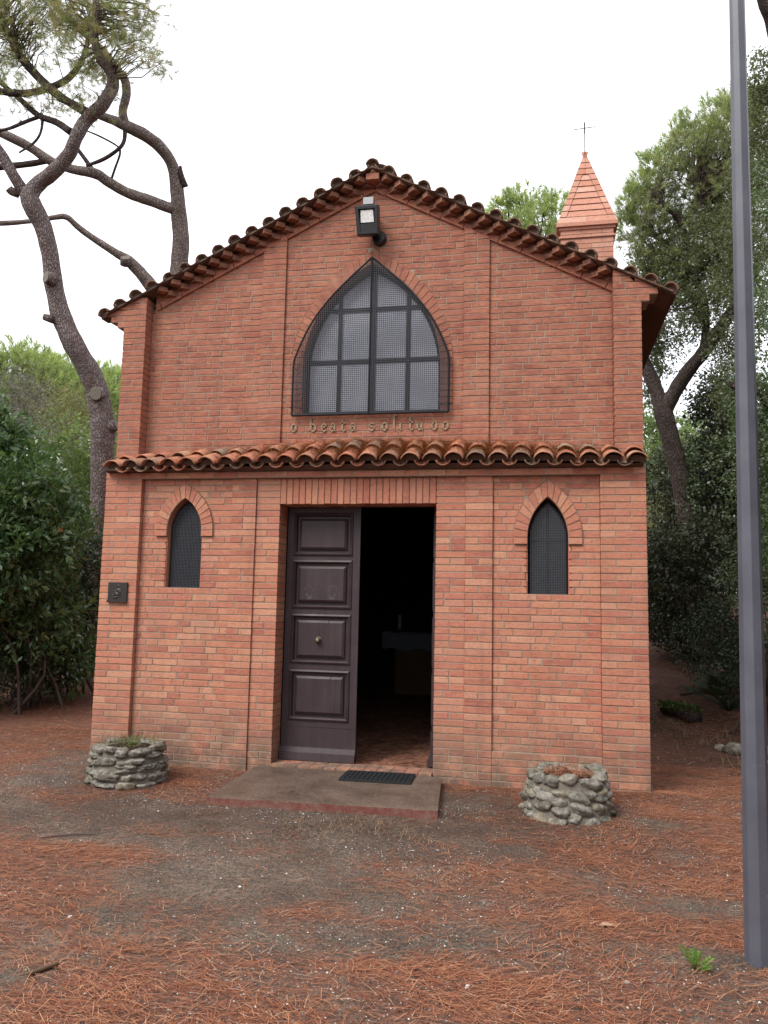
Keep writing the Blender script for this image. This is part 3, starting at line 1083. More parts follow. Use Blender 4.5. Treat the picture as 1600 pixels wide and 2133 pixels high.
# walls of the nave, floor, inner faces
mb = MB()
mb.box(-2.66, -2.42, .345, 7.5, -.1, 4.55); mb.box(2.42, 2.66, .345, 7.5, -.1, 4.55)
mb.prism([(-2.42, -.1), (2.42, -.1), (2.42, 4.6), (XC, ZB + .1), (-2.42, 4.6)], 7.3, 7.5)
mb.build('nave_wall', M['brick'], chapel)
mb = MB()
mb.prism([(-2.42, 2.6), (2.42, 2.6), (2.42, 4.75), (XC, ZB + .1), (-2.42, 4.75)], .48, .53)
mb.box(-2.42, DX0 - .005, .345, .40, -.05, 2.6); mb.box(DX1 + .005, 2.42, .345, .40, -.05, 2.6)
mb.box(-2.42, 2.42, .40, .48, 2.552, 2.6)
mb.box(-2.415, -2.40, .54, 7.29, .03, 4.6); mb.box(2.40, 2.415, .54, 7.29, .03, 4.6); mb.box(-2.39, 2.39, 7.26, 7.29, .03, 4.9)  # dark sheets added over the inner brick to keep the room black
mb.build('dark_lining', M['dark'], chapel)
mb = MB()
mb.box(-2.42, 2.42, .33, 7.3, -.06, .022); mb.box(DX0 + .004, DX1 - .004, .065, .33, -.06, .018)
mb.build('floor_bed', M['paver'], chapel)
pm = None
for k in range(12):                                            # threshold: bricks on edge
    a = DX0 + .006 + (DX1 - DX0 - .012) * k / 12; b = a + (DX1 - DX0 - .012) / 12
    mb = MB(); mb.box(a + .003, b - .003, .012, .135, -.05, .036); mb.build('paver', M['brick'], chapel, at_=((a + b) / 2, .07, .036))
    mb = MB(); mb.box(a + .003, b - .003, .142, .28, -.05, .036 + random.uniform(-.001, .001)); mb.build('paver', M['brick'], chapel, at_=((a + b) / 2, .2, .036))
CW = .066                                                      # herringbone floor behind it
mb = MB(); mb.box(-2 * CW + .004, 2 * CW - .004, -CW / 2 + .003, CW / 2 - .003, -.012, .0); paver = mb.mesh('paver'); paver.materials.append(M['paver'])
for i in range(-30, 31):
    for j in range(-30, 31):
        q = (i - j) % 8
        if q == 0: u, v, r_ = i + 2, j + .5, 0
        elif q == 7: u, v, r_ = i + .5, j + 2, math.pi / 2
        else: continue
        X = (u - v) * CW * .7071; Y = .9 + (u + v) * CW * .7071
        if -.45 < X < .68 and .46 < Y < 2.2:
            link('paver', paver, None, chapel, (X, Y, .034 + random.uniform(-.001, .001)), rot=(0, 0, math.pi / 4 + r_))

# ledge of tiles above the door
def ledge_z(x):
    u = abs(x - .1) / 2.6
    return 3.150 - .125 * u ** 1.3, 2.890 - .030 * u ** 2     # at the wall, at the lip


lt_up = [coppo(.096, .080, .40, flat=.80).mesh('ledge_tile', smooth=True), coppo(.092, .08, .36, flat=.82).mesh('ledge_tile', smooth=True)]
lt_dn = coppo(.072, .066, .60, False, flat=.78).mesh('ledge_tile', smooth=True)
for me_ in lt_up + [lt_dn]: me_.materials.append(M['tile'])
ncol = 25
px_ = 5.14 / ncol
for k in range(ncol + 1):
    x = -2.545 + k * px_
    zt, zl = ledge_z(x)
    yw = .17 if abs(x) > 2.44 else .30
    run = .30 + .16
    slope_a = math.atan2(zt - zl - .02, run)
    j = lambda s_=.012: random.uniform(-s_, s_)
    # channel
    if k < ncol:
        xm = x + px_ / 2
        link('ledge_tile', lt_dn, None, chapel, (xm, -.128 + j(), zl + .040), rot=(slope_a * .92, j(.03), j(.04)))
    for row in (0, 1):
        d = row * .26
        P = (x, -.165 + d * math.cos(slope_a) + j(), zl + .050 + d * math.sin(slope_a) + row * .016)
        L = .40 if row == 0 else .36
        if row == 0:
            mb = MB(); pts_ = [(.080 * math.cos(t), .046 * math.sin(t) - .016) for t in np.linspace(0, math.pi, 9)]
            mb.prism([(-.084, -.03), (.084, -.03)] + pts_, .075, .2)
            link('tile_mortar', mb.mesh('tile_mortar'), M['dark_mortar'], chapel, P, rot=(slope_a - .05, 0, 0))
        link('ledge_tile', lt_up[row], None, chapel, P, rot=(slope_a - .05 + j(.02), j(.05), j(.05)))
for k in range(13):
    x0 = -2.66 + k * 5.32 / 13; x1 = x0 + 5.32 / 13
    za, la = ledge_z((x0 + x1) / 2)
    mb = MB()
    yb = .166 if abs((x0 + x1) / 2) > 2.44 else .305
    vs = [(x0, -.03, 2.872), (x1, -.03, 2.872), (x1, -.085, la + .022), (x0, -.085, la + .022), (x0, yb, 2.872), (x1, yb, 2.872), (x1, yb, za - .10), (x0, yb, za - .10)]
    mb.add(vs, [(0, 1, 2, 3), (5, 4, 7, 6), (3, 2, 6, 7), (1, 0, 4, 5), (0, 3, 7, 4), (1, 5, 6, 2)])
    mb.build('ledge_bed', M['dark_mortar'], chapel)

# ------------------------------------------------------------------ windows
def clipped_mesh(c, hw, s, zs, za, y, pitch, r, straight=False):
    """woven wire clipped to a pointed arch; straight: the top edges are nearly straight bars"""
    mb = MB()

    def half(z):
        if straight:
            if z <= zs: return hw
            t = (z - zs) / (za - zs)
            return hw * (1 - t) + .30 * hw * math.sin(math.pi * t) * .55
        return arch_half(z, hw, zs, za)
    nz = int((za - s) / pitch)
    for i in range(1, nz):
        z = s + (za - s) * i / nz
        h = half(z) - .004
        if h > .01: mb.box(c - h, c + h, y - r, y + r, z - r, z + r)
    nx = int(2 * hw / pitch)
    zz = np.linspace(s, za, 300)
    hh = np.array([half(z) for z in zz])
    for i in range(1, nx):
        x = -hw + 2 * hw * i / nx
        ok = zz[hh > abs(x)]
        if len(ok) and ok[-1] > s + .02:
            mb.box(c + x - r, c + x + r, y - r * 2, y - r * .0, s, ok[-1])
    outline = [(c + half(z), z) for z in np.linspace(s, za, 26)]
    outline = outline + [(2 * c - x, z) for x, z in outline[::-1][1:]]
    fr = MB()
    for p, q in zip(outline[:-1], outline[1:]):
        if math.hypot(p[0] - q[0], p[1] - q[1]) > 1e-4: fr.bar((p[0], y, p[1]), (q[0], y, q[1]), .011)
    fr.bar((c - hw, y, s), (c + hw, y, s), .012)
    return mb, fr, half


def glazing(h, y, cols, rails, mat_, bar_r, parent):
    """panes between bars, clipped to the arch"""
    def half(z): return arch_half(z, h['w'] - .002, h['zs'], h['za'] - .01)
    xs = [-h['w']] + cols + [h['w']]
    zs_ = [h['s']] + rails + [h['za']]
    for i in range(len(xs) - 1):
        for j in range(len(zs_) - 1):
            a, b = xs[i] + .012, xs[i + 1] - .012
            z0, z1 = zs_[j] + .012, zs_[j + 1] - .012
            lo, hi = [], []
            for z in np.linspace(z0, z1, 14):
                hw = half(z)
                p, q = max(a, -hw), min(b, hw)
                if q - p > .004: lo.append((h['c'] + p, z)); hi.append((h['c'] + q, z))
            if len(lo) < 2: continue
            poly = lo[:1] + hi[:1]
            poly = [lo[0]] + hi + lo[1:][::-1]
            mb = MB(); mb.prism(poly, y, y + .008)
            mb.build('pane', mat_, parent)
    fr = MB()
    for x in cols:
        zt = max(z for z in np.linspace(h['s'], h['za'], 200) if half(z) >= abs(x))
        fr.box(h['c'] + x - bar_r, h['c'] + x + bar_r, y - .018, y + .02, h['s'], zt)
    for z in rails:
        fr.box(h['c'] - half(z), h['c'] + half(z), y - .014, y + .016, z - bar_r, z + bar_r)
    pts = [(h['w'] - .01, h['s'])] + [(x - .012, z) for x, z in arch_curve(h['w'], h['zs'], h['za'] - .01, 18)]
    for sg in (-1, 1):
        for p, q in zip(pts[:-1], pts[1:]):
            fr.bar((h['c'] + sg * p[0], y, p[1]), (h['c'] + sg * q[0], y, q[1]), bar_r * 1.1)
    fr.box(h['c'] - h['w'], h['c'] + h['w'], y - .02, y + .02, h['s'], h['s'] + 2 * bar_r)
    fr.build('window_frame', M['iron'], parent)


wb = empty('window', (BIG['c'], .44, BIG['s'])); wb.parent = chapel
glazing(BIG, .452, [-.365, 0, .365], [4.10, 4.66], M['pane'], .022, wb)
g, fr, half = clipped_mesh(.035, .812, 3.492, 4.065, 5.145, .252, .0205, .0021, True)
g.build('wire_mesh', M['mesh'], wb)
for z in (3.55, 4.0):
    for sg in (-1, 1): fr.bar((.035 + sg * .80, .252, z), (.035 + sg * .80, .312, z), .006)
fr.bar((.035, .247, 3.492), (.035, .247, 5.145), .011)
fr.build('grille_frame', M['iron'], wb)
for h in WIN:
    w_ = empty('window', (h['c'], .2, h['s'])); w_.parent = chapel
    glazing(h, .205, [0.0], [2.2], M['darkpane'], .010, w_)
    g, fr, _ = clipped_mesh(h['c'], h['w'] - .012, h['s'] + .008, h['zs'], h['za'] - .04, .135, .0152, .0022, False)
    g.build('wire_mesh', M['mesh_pale'], w_); fr.build('grille_frame', M['iron'], w_)

# ------------------------------------------------------------------ inscription in raised mortar
def stroke(mb, pts, w=.020, y=.310, th=.014):
    for (x0, z0), (x1, z1) in zip(pts[:-1], pts[1:]):
        if abs(x1 - x0) < abs(z1 - z0) * .6:          # upright: full width with slanted ends
            poly = [(x0 - w / 2, z0), (x1 - w / 2, z1), (x1 + w / 2, z1), (x0 + w / 2, z0)]
            if z1 < z0: poly = poly[::-1]
        else:
            n_ = .0080
            if x1 < x0: x0, z0, x1, z1 = x1, z1, x0, z0
            poly = [(x0, z0 - n_), (x1, z1 - n_), (x1, z1 + n_), (x0, z0 + n_)]
        a = sum(poly[i][0] * poly[(i + 1) % 4][1] - poly[(i + 1) % 4][0] * poly[i][1] for i in range(4))
        if a < 0: poly = poly[::-1]
        mb.prism(poly, y - th, y + .002)


X_, A_ = 1.0, 2.0                                      # x-height and ascender in units
GL = {
    'o': [[(0, .15), (0, .8)], [(0, .8), (.3, 1.05)], [(.3, 1.05), (.55, .85)], [(.55, .85), (.55, .2)], [(.55, .2), (.28, -.08)], [(.28, -.08), (0, .15)]],
    'b': [[(0, 2.0), (0, .15)], [(0, .15), (.3, -.08)], [(.3, -.08), (.6, .15)], [(.6, .15), (.6, .75)], [(.6, .75), (.3, 1.0)], [(.3, 1.0), (.02, .8)], [(-.15, 1.85), (.02, 2.05)]],
    'e': [[(0, .15), (0, .8)], [(0, .8), (.3, 1.05)], [(.3, 1.05), (.5, .85)], [(.5, .85), (.42, .62)], [(.42, .62), (.02, .42)], [(0, .15), (.28, -.08)], [(.28, -.08), (.55, .12)]],
    'a': [[(.5, .9), (.5, .1)], [(.5, .1), (.66, -.06)], [(.05, .82), (.28, 1.05)], [(.28, 1.05), (.5, .86)], [(.0, .12), (.0, .5)], [(.0, .5), (.48, .66)], [(0, .12), (.22, -.08)], [(.22, -.08), (.48, .15)]],
    't': [[(.1, 1.75), (.1, .12)], [(.1, .12), (.3, -.08)], [(.3, -.08), (.5, .1)], [(-.15, 1.0), (.45, 1.08)]],
    's': [[(.5, .85), (.25, 1.05)], [(.25, 1.05), (.0, .85)], [(.02, .9), (.02, .62)], [(.02, .62), (.5, .42)], [(.5, .42), (.5, .15)], [(.5, .15), (.25, -.08)], [(.25, -.08), (-.05, .1)]],
    'l': [[(.1, 2.0), (.1, .12)], [(.1, .12), (.3, -.08)], [(-.08, 1.85), (.12, 2.08)]],
    'f': [[(.12, 1.95), (.12, .12)], [(.12, .12), (.32, -.08)], [(-.1, 1.8), (.15, 2.15)], [(.15, 2.15), (.5, 2.0)]],
    'i': [[(.1, .95), (.1, .12)], [(.1, .12), (.28, -.08)], [(-.06, .82), (.1, 1.0)]],
    'u': [[(0, .95), (0, .15)], [(0, .15), (.25, -.08)], [(.25, -.08), (.5, .15)], [(.5, .95), (.5, .1)], [(.5, .1), (.68, -.05)], [(-.14, .84), (0, 1.02)], [(.36, .84), (.5, 1.02)]],
    'd': [[(0, .15), (0, .72)], [(0, .72), (.28, .95)], [(.58, .15), (.58, .9)], [(.58, .9), (.05, 1.5)], [(.58, .15), (.28, -.08)], [(.28, -.08), (0, .15)]],
}
spots = [('o', 155), ('b', 285), ('e', 362), ('a', 418), ('t', 492), ('a', 552), ('s', 680), ('o', 762), ('f', 830), ('i', 872), ('t', 936), ('u', 988), ('d', 1080), ('o', 1152)]
for ch, X in spots:
    mb = MB()
    x = -.79 + (X - 155) * .001585
    zb_ = 3.338 - .012 * (X - 155) / 1035 + .0
    for s_ in GL[ch]:
        stroke(mb, [(x + p[0] * .082, zb_ + p[1] * .072) for p in s_])
    mb.build('letter', M['letter'], chapel, at_=(x, .31, zb_))

# ------------------------------------------------------------------ door
def raised_panel(mb, x0, x1, z0, z1, y):
    """mouldings of one panel: concentric frames at different depths"""
    rings = [(0, 0), (.004, -.012), (.020, -.020), (.034, -.006), (.040, .026), (.060, .026), (.062, .010), (.066, .004), (.088, -.010), (.092, -.010)]
    n = len(rings)
    vs = []
    for ins, dy in rings:
        i2 = ins
        vs += [(x0 + i2, y + dy, z0 + i2), (x1 - i2, y + dy, z0 + i2), (x1 - i2, y + dy, z1 - i2), (x0 + i2, y + dy, z1 - i2)]
    fs = []
    for r in range(n - 1):
        for k in range(4):
            k2 = (k + 1) % 4
            fs.append((r * 4 + k, r * 4 + k2, r * 4 + 4 + k2, r * 4 + 4 + k))
    b = (n - 1) * 4
    fs.append((b, b + 1, b + 2, b + 3))
    mb.add(vs, fs)


def door_leaf(width, parent):
    """leaf in local coordinates: x 0..width, outer face at y=0, thickness .045"""
    H = 2.50
    px0, px1 = .062, width - .07
    pz = [(.375, .875), (.93, 1.425), (1.475, 1.965), (2.005, 2.445)]
    fr = MB()
    fr.box(0, px0, 0, .045, .06, H); fr.box(px1, width, 0, .045, .06, H)
    zz = [.06] + [v for p in pz for v in p] + [H]
    for a, b in zip(zz[0::2], zz[1::2]): fr.box(px0, px1, .001, .045, a, b)
    fr.box(px0, px1, .034, .044, .06, H)
    fr.box(width - .022, width + .006, -.012, -.0005, .06, H)            # cover strip on the meeting edge
    o = fr.build('frame', M['door'], parent, at_=W(parent)) if False else link('frame', fr.mesh('frame'), M['door'], parent, W(parent))
    for i, (a, b) in enumerate(pz):
        mb = MB(); raised_panel(mb, px0, px1, a, b, .0)
        link('panel', mb.mesh('panel', fix=False), M['door'], parent, W(parent))
        if i < 2:                                                       # split in the panel boards
            pass
    mb = MB(); mb.box(.002, width - .002, -.010, -.0005, .12, .325); mb.box(.002, width - .002, -.014, -.0003, .318, .328)
    link('kick_board', mb.mesh('kick_board'), M['door'], parent, W(parent))
    mb = MB()
    mb.prism([(0, 0), (1, 0), (1, 1), (0, 1)], 0, 1)
    mb = MB()
    vs = []
    for x in (-.004, width + .003):
        vs += [(x, -.045, .0), (x, .044, .0), (x, .044, .122), (x, -.012, .122), (x, -.030, .075), (x, -.038, .07)]
    fs = [tuple(range(6)), tuple(range(11, 5, -1))] + [(k, (k + 1) % 6, 6 + (k + 1) % 6, 6 + k) for k in range(6)]
    mb.add(vs, fs)
    link('weather_board', mb.mesh('weather_board'), M['door'], parent, W(parent))
    mb = MB()
    mb.lathe((width * .5 - .02, 0, 1.165), [(.0, -.062), (.014, -.061), (.024, -.055), (.029, -.045), (.026, -.034), (.014, -.026), (.012, -.014), (.036, -.012), (.038, -.006), (.03, -.001)], 20, 'y')
    link('knob', mb.mesh('knob', smooth=True), M['brass'], parent, W(parent))


leaf = empty('door', (-.787, .295, .042)); leaf.parent = chapel
door_leaf(.756, leaf)
for a, b, x in ((.43, .83, .49), (.98, 1.385, .455)):                   # the drying crack in two panels
    mb = MB(); mb.box(x, x + .0035, -.0108, -.0085, a, b)
    link('crack', mb.mesh('crack'), M['cable'], leaf, W(leaf))
for hx, flip in ((.24, 1), (.49, -1)):                                   # two chalky handprints
    mb = MB()

    def blob(cx_, cz_, rx, rz, n=10):
        vs = [(cx_ + rx * math.cos(t) * (1 + .15 * math.sin(3 * t)), -.0108, cz_ + rz * math.sin(t)) for t in np.linspace(0, 2 * math.pi, n, endpoint=False)]
        mb.add(vs, [tuple(range(n))])
    zc = 1.63
    blob(hx + flip * .005, zc - .045, .036, .02); blob(hx - flip * .02, zc - .02, .012, .022); blob(hx + flip * .036, zc - .02, .014, .008)
    for q, (dx, dz) in enumerate(((-.04, .045), (-.022, .068), (0.002, .076), (.024, .066), (.046, .03))):
        blob(hx + flip * dx, zc + dz, .0055, .014)
    link('handprint', mb.mesh('handprint', fix=False), M['hand'], leaf, W(leaf))
leaf2 = empty('door', (.760, .300, .042)); leaf2.parent = chapel
# the other leaf stands open inwards: a copy turned about its hinge
for ch in list(leaf.children):
    if ch.name.split('.')[0] in ('crack', 'handprint'): continue
    c = ch.copy(); C.objects.link(c); c.parent = leaf2
leaf2.rotation_euler = (0, 0, math.radians(90)); leaf2.scale = (1, -1, 1)
leaf2.location = (.715, .31, .042)
mb = MB()
mb.box(DX0 + .002, DX1 - .002, .30, .345, 2.542, DZ + .012)
mb.build('door_head', M['door'], chapel)
# ------------------------------------------------------------------ bell turret (part of the chapel, bricks as sub-parts)
TC, TY, TW = 2.33, 3.0, .335
tur = empty('bell_turret', (TC, TY, 4.9)); tur.parent = chapel
M['brick_tur'] = brick_mat('brick_turret_skylit', [(0, (.42, .19, .14)), (.4, (.52, .28, .215)), (.7, (.46, .22, .165)), (1, (.58, .37, .30))], stain=False)  # paler than the walls: bright sky light put into the brick colour
mb = MB(); mb.box(TC - TW + .006, TC + TW - .006, TY - TW + .006, TY + TW - .006, 4.7, 6.45)
mb.build('core', M['mortar'], tur)
for k in range(24):
    z = 4.89 + k * RH
    off = 0 if k % 2 else .131
    for face in range(4):
        x = -TW + (.0 if off else 0)
        cuts = [-TW] + [c for c in np.arange(-TW + (off or .262), TW - .05, .262)] + [TW]
        for a, b in zip(cuts[:-1], cuts[1:]):
            if face == 0: q = (TC + a + .004, TC + b - .004, TY - TW, TY - TW + .05)
            elif face == 1: q = (TC + a + .004, TC + b - .004, TY + TW - .05, TY + TW)
            elif face == 2: q = (TC - TW, TC - TW + .05, TY + max(a, -TW + .052) + .004, TY + min(b, TW - .052) - .004)
            else: q = (TC + TW - .05, TC + TW, TY + max(a, -TW + .052) + .004, TY + min(b, TW - .052) - .004)
            if face > 0 and z < 5.9: continue
            mb = MB(); mb.box(*q, z + .005, z + RH - .004)
            mb.build('brick', M['brick_tur'], tur, at_=((q[0] + q[1]) / 2, (q[2] + q[3]) / 2, z))
mb = MB()
mb.box(TC - TW - .02, TC + TW + .02, TY - TW - .02, TY + TW + .02, 6.335, 6.36)
mb.box(TC - TW - .02, TC + TW + .02, TY - TW - .02, TY + TW + .02, 6.445, 6.48); mb.box(TC - TW - .05, TC + TW + .05, TY - TW - .05, TY + TW + .05, 6.48, 6.53)
mb.build('cornice', M['brick_tur'], tur)
SZ0, SZ1, SW = 6.53, 7.72, .375
mb = MB()
w = SW - .03
mb.add([(TC - w, TY - w, SZ0), (TC + w, TY - w, SZ0), (TC + w, TY + w, SZ0), (TC - w, TY + w, SZ0), (TC, TY, SZ1 - .03)], [(0, 3, 2, 1), (0, 1, 4), (1, 2, 4), (2, 3, 4), (3, 0, 4)])
mb.build('spire', M['brick_dim'], tur)
nst = 12
for k in range(nst):
    z0 = SZ0 + (SZ1 - SZ0) * k / nst; z1 = SZ0 + (SZ1 - SZ0) * (k + 1) / nst - .013
    w0 = SW * (1 - k / nst) ; w1 = SW * (1 - (k + .9) / nst)
    e = .085
    for face in range(4):
        ca, sa = math.cos(face * math.pi / 2), math.sin(face * math.pi / 2)

        def R3(x, y, z): return (TC + x * ca - y * sa, TY + x * sa + y * ca, z)
        pieces = []
        if w0 > e * 1.5 and k > 0: pieces = [(-w0, -w0 + e, -w1, -w1 + e, 0), (-w0 + e, w0 - e, -w1 + e, w1 - e, .006), (w0 - e, w0, w1 - e, w1, 0)]
        else: pieces = [(-w0, 0, -w1, 0, 0), (0, w0, 0, w1, 0)]
        for (a, b, c_, d, back) in pieces:
            vs = []
            for dy in (0, .05):
                vs += [R3(a + .002, -w0 + dy + back, z0), R3(b - .002, -w0 + dy + back, z0), R3(d - .002, -w1 + dy + back * 2.3, z1), R3(c_ + .002, -w1 + dy + back * 2.3, z1)]
            mb = MB(); mb.add(vs, [(0, 1, 2, 3), (4, 7, 6, 5), (0, 4, 5, 1), (1, 5, 6, 2), (2, 6, 7, 3), (3, 7, 4, 0)])
            mb.build('spire_brick', M['brick_tur'], tur, at_=R3((a + b) / 2, -w0, z0))
mb = MB()
mb.bar((TC, TY, SZ1 - .05), (TC, TY, 8.13), .006)
mb.bar((TC - .14, TY, 8.04), (TC + .14, TY, 8.055), .006)
mb.bar((TC, TY - .001, 7.97), (TC, TY - .001, 8.13), .009)
mb.build('cross', M['oldmetal'], tur)

# ------------------------------------------------------------------ floodlight under the gable
fl = empty('floodlight', (.05, .31, 5.36), 'black floodlight with a square lens fixed under the gable peak', 'floodlight')


def tilt(mb, piv, ang):
    ca, sa = math.cos(ang), math.sin(ang)
    mb.v = [(x, piv[1] + (y - piv[1]) * ca - (z - piv[2]) * sa, piv[2] + (y - piv[1]) * sa + (z - piv[2]) * ca) for x, y, z in mb.v]


mb = MB()
x0, x1, zb_, zt = -.105, .130, 5.325, 5.610
yf, yb = .045, .17
bev = .018
prof = lambda i: [(x0 + i, zb_ + i * 1.0), (x1 - i, zb_ + i), (x1 - i, zt - i), (x0 + i, zt - i)]
vs = []
layers = [(yb + .06, .045), (yb, .0), (yf + .012, -.004), (yf, .006), (yf, .030), (yf + .05, .055)]
for y, i in layers:
    taper = .022 if y < .2 else .03
    q = prof(i)
    vs += [(q[0][0] + taper * .8, y, q[0][1]), (q[1][0] - taper * .2, y, q[1][1]), (q[2][0], y, q[2][1]), (q[3][0], y, q[3][1])]
fs = []
for r in range(len(layers) - 1):
    for k in range(4):
        fs.append((r * 4 + k, r * 4 + (k + 1) % 4, r * 4 + 4 + (k + 1) % 4, r * 4 + 4 + k))
fs.append((3, 2, 1, 0)); b = (len(layers) - 1) * 4; fs.append((b, b + 1, b + 2, b + 3))
mb.add(vs, fs); tilt(mb, (0, .1, 5.47), math.radians(14))
mb.build('housing', M['cable'], fl)
mb = MB(); mb.prism([(x0 + .055, zt - .165), (x1 - .045, zt - .165), (x1 - .05, zt - .045), (x0 + .055, zt - .045)], yf + .012, yf + .02)
tilt(mb, (0, .1, 5.47), math.radians(14)); mb.build('lens', M['glass'], fl)
mb = MB(); mb.prism([(x0 + .035, zb_ + .03), (x1 - .03, zb_ + .03), (x1 - .035, zt - .175), (x0 + .04, zt - .175)], yf + .008, yf + .016)
tilt(mb, (0, .1, 5.47), math.radians(14)); mb.build('lower_cover', M['cable'], fl)
mb = MB(); mb.box(-.03, .075, .06, .14, 5.63, 5.705); mb.box(-.02, .065, .12, .31, 5.60, 5.63); mb.build('bracket', M['alu'], fl)
mb = MB(); mb.lathe((.10, .31, 5.36), [(.075, 0), (.075, -.05), (.06, -.065), (.0, -.068)], 20, 'y'); mb.bar((.09, .26, 5.37), (.05, .18, 5.40), .02); mb.build('junction_box', M['cable'], fl)

# ------------------------------------------------------------------ bronze plaque
pl = empty('plaque', (-2.475, -.003, 1.53), 'square dark bronze relief plaque on the corner pier', 'plaque')
mb = MB(); mb.chbox(-2.58, -2.368, -.020, -.002, 1.538, 1.742, .004); mb.box(-2.582, -2.366, -.027, -.020, 1.538, 1.566)
mb.build('plate', M['bronze'], pl)
mb = MB()
for (x, z, rx, rz, d, a) in ((-2.463, 1.705, .013, .016, .012, 0), (-2.463, 1.695, .021, .022, .007, 0), (-2.462, 1.655, .026, .035, .011, .2), (-2.478, 1.62, .034, .030, .013, -.5),
                             (-2.488, 1.648, .012, .02, .014, .9), (-2.50, 1.632, .022, .008, .014, .5), (-2.485, 1.590, .040, .016, .009, .3), (-2.445, 1.64, .013, .045, .008, .1), (-2.512, 1.612, .02, .01, .008, -.4)):
    n = 12; vs = [(x, -.020 - d, z)]
    for rr, dd in ((.55, .8), (1, 0)):
        for t in np.linspace(0, 2 * math.pi, n, endpoint=False):
            u, v = rx * rr * math.cos(t), rz * rr * math.sin(t)
            vs.append((x + u * math.cos(a) - v * math.sin(a), -.0195 - d * dd, z + u * math.sin(a) + v * math.cos(a)))
    fs = [(0, 1 + k, 1 + (k + 1) % n) for k in range(n)] + [(1 + k, 1 + n + k, 1 + n + (k + 1) % n, 1 + (k + 1) % n) for k in range(n)]
    mb.add(vs, fs)
mb.build('relief', M['bronze'], pl, smooth=True)

# ------------------------------------------------------------------ doorstep and mat
st = MB()
A = [(-.885, -1.262), (.972, -1.175), (.855, -.004), (-.93, -.004)]
bm = bmesh.new()
nx, ny = 60, 36
top = {}
for i in range(nx + 1):
    for j in range(ny + 1):
        u, v = i / nx, j / ny
        x = (A[0][0] * (1 - u) + A[1][0] * u) * (1 - v) + (A[3][0] * (1 - u) + A[2][0] * u) * v
        y = (A[0][1] * (1 - u) + A[1][1] * u) * (1 - v) + (A[3][1] * (1 - u) + A[2][1] * u) * v
        e = min(i, nx - i, j) == 0
        z = .020 + .003 * (float(fbm(x * 4, y * 4, 5)) - .5) - (.005 * (1 + mnoise.noise(Vector((x * 9, y * 9, 0)))) if e else 0)
        top[i, j] = bm.verts.new((x, y, z))
for i in range(nx):
    for j in range(ny): bm.faces.new((top[i, j], top[i + 1, j], top[i + 1, j + 1], top[i, j + 1]))
rim = [top[i, 0] for i in range(nx + 1)] + [top[nx, j] for j in range(1, ny + 1)] + [top[i, ny] for i in range(nx - 1, -1, -1)] + [top[0, j] for j in range(ny - 1, 0, -1)]
low = [bm.verts.new((v.co.x + .004 * mnoise.noise(v.co * 9), v.co.y + .004 * mnoise.noise(v.co * 8) + (-.003), -.12)) for v in rim]
for k in range(len(rim)):
    k2 = (k + 1) % len(rim)
    bm.faces.new((rim[k], low[k], low[k2], rim[k2]))
bmesh.ops.recalc_face_normals(bm, faces=bm.faces)
me = bpy.data.meshes.new('doorstep'); bm.to_mesh(me); bm.free()
tag(link('doorstep', me, M['step']), 'low worn cement doorstep with a reddish front edge before the door', 'step')

mat_ = empty('doormat', (.31, -.21, .024), 'black ribbed rubber doormat lying at the open door', 'doormat')
mb = MB(); ca, sa = math.cos(.035), math.sin(.035)


def mt(x, y): return (.305 + x * ca - y * sa, -.215 + x * sa + y * ca)


def mbox(mb, x0, x1, y0, y1, z0, z1, sh=0):
    q = [mt(x0 + sh, y0), mt(x1 + sh, y0), mt(x1 - sh, y1), mt(x0 - sh, y1)]
    vs = [(x, y, z0) for x, y in q] + [(x, y, z1) for x, y in q]
    mb.add(vs, [(0, 3, 2, 1), (4, 5, 6, 7), (0, 1, 5, 4), (1, 2, 6, 5), (2, 3, 7, 6), (3, 0, 4, 7)])


mbox(mb, -.32, .32, -.185, .185, .022, .031); mb.build('base', M['rubber'], mat_)
mb = MB()
for j in range(10):
    y = -.165 + j * .0367
    for i in range(15):
        x = -.295 + i * .042
        s_ = .011 * (1 if (i + j) % 2 else -1)
        mbox(mb, x - .016, x + .016, y - .012, y + .010, .031, .041, s_)
for y in (-.185, .175): mbox(mb, -.32, .32, y, y + .01, .0315, .040)
for x in (-.32, .31): mbox(mb, x, x + .01, -.174, .174, .0315, .0395)
mb.build('ribs', M['rubber'], mat_)

# ------------------------------------------------------------------ dry stone planters
def stone_mesh(seed, blocky):
    bm = bmesh.new()
    bmesh.ops.create_icosphere(bm, subdivisions=3, radius=1)
    for v in bm.verts:
        p = v.co.copy()
        if blocky:
            m = max(abs(p.x), abs(p.y), abs(p.z))
            p = p.lerp(p / m * .82, .7)
        p *= 1 + .22 * mnoise.noise(p * 1.3 + Vector((seed * 7.1, 0, 0))) + .15 * mnoise.noise(p * 3.1 + Vector((seed * 3.3, 5, 0))) + .07 * mnoise.noise(p * 7.3 + Vector((seed, 9, 0)))
        v.co = p
    me = bpy.data.meshes.new('stone'); bm.to_mesh(me); bm.free()
    shade(me); me.materials.append(M['stone'])
    return me


ROUND = [stone_mesh(i, False) for i in range(5)]; FLAT = [stone_mesh(i + 20, True) for i in range(5)]


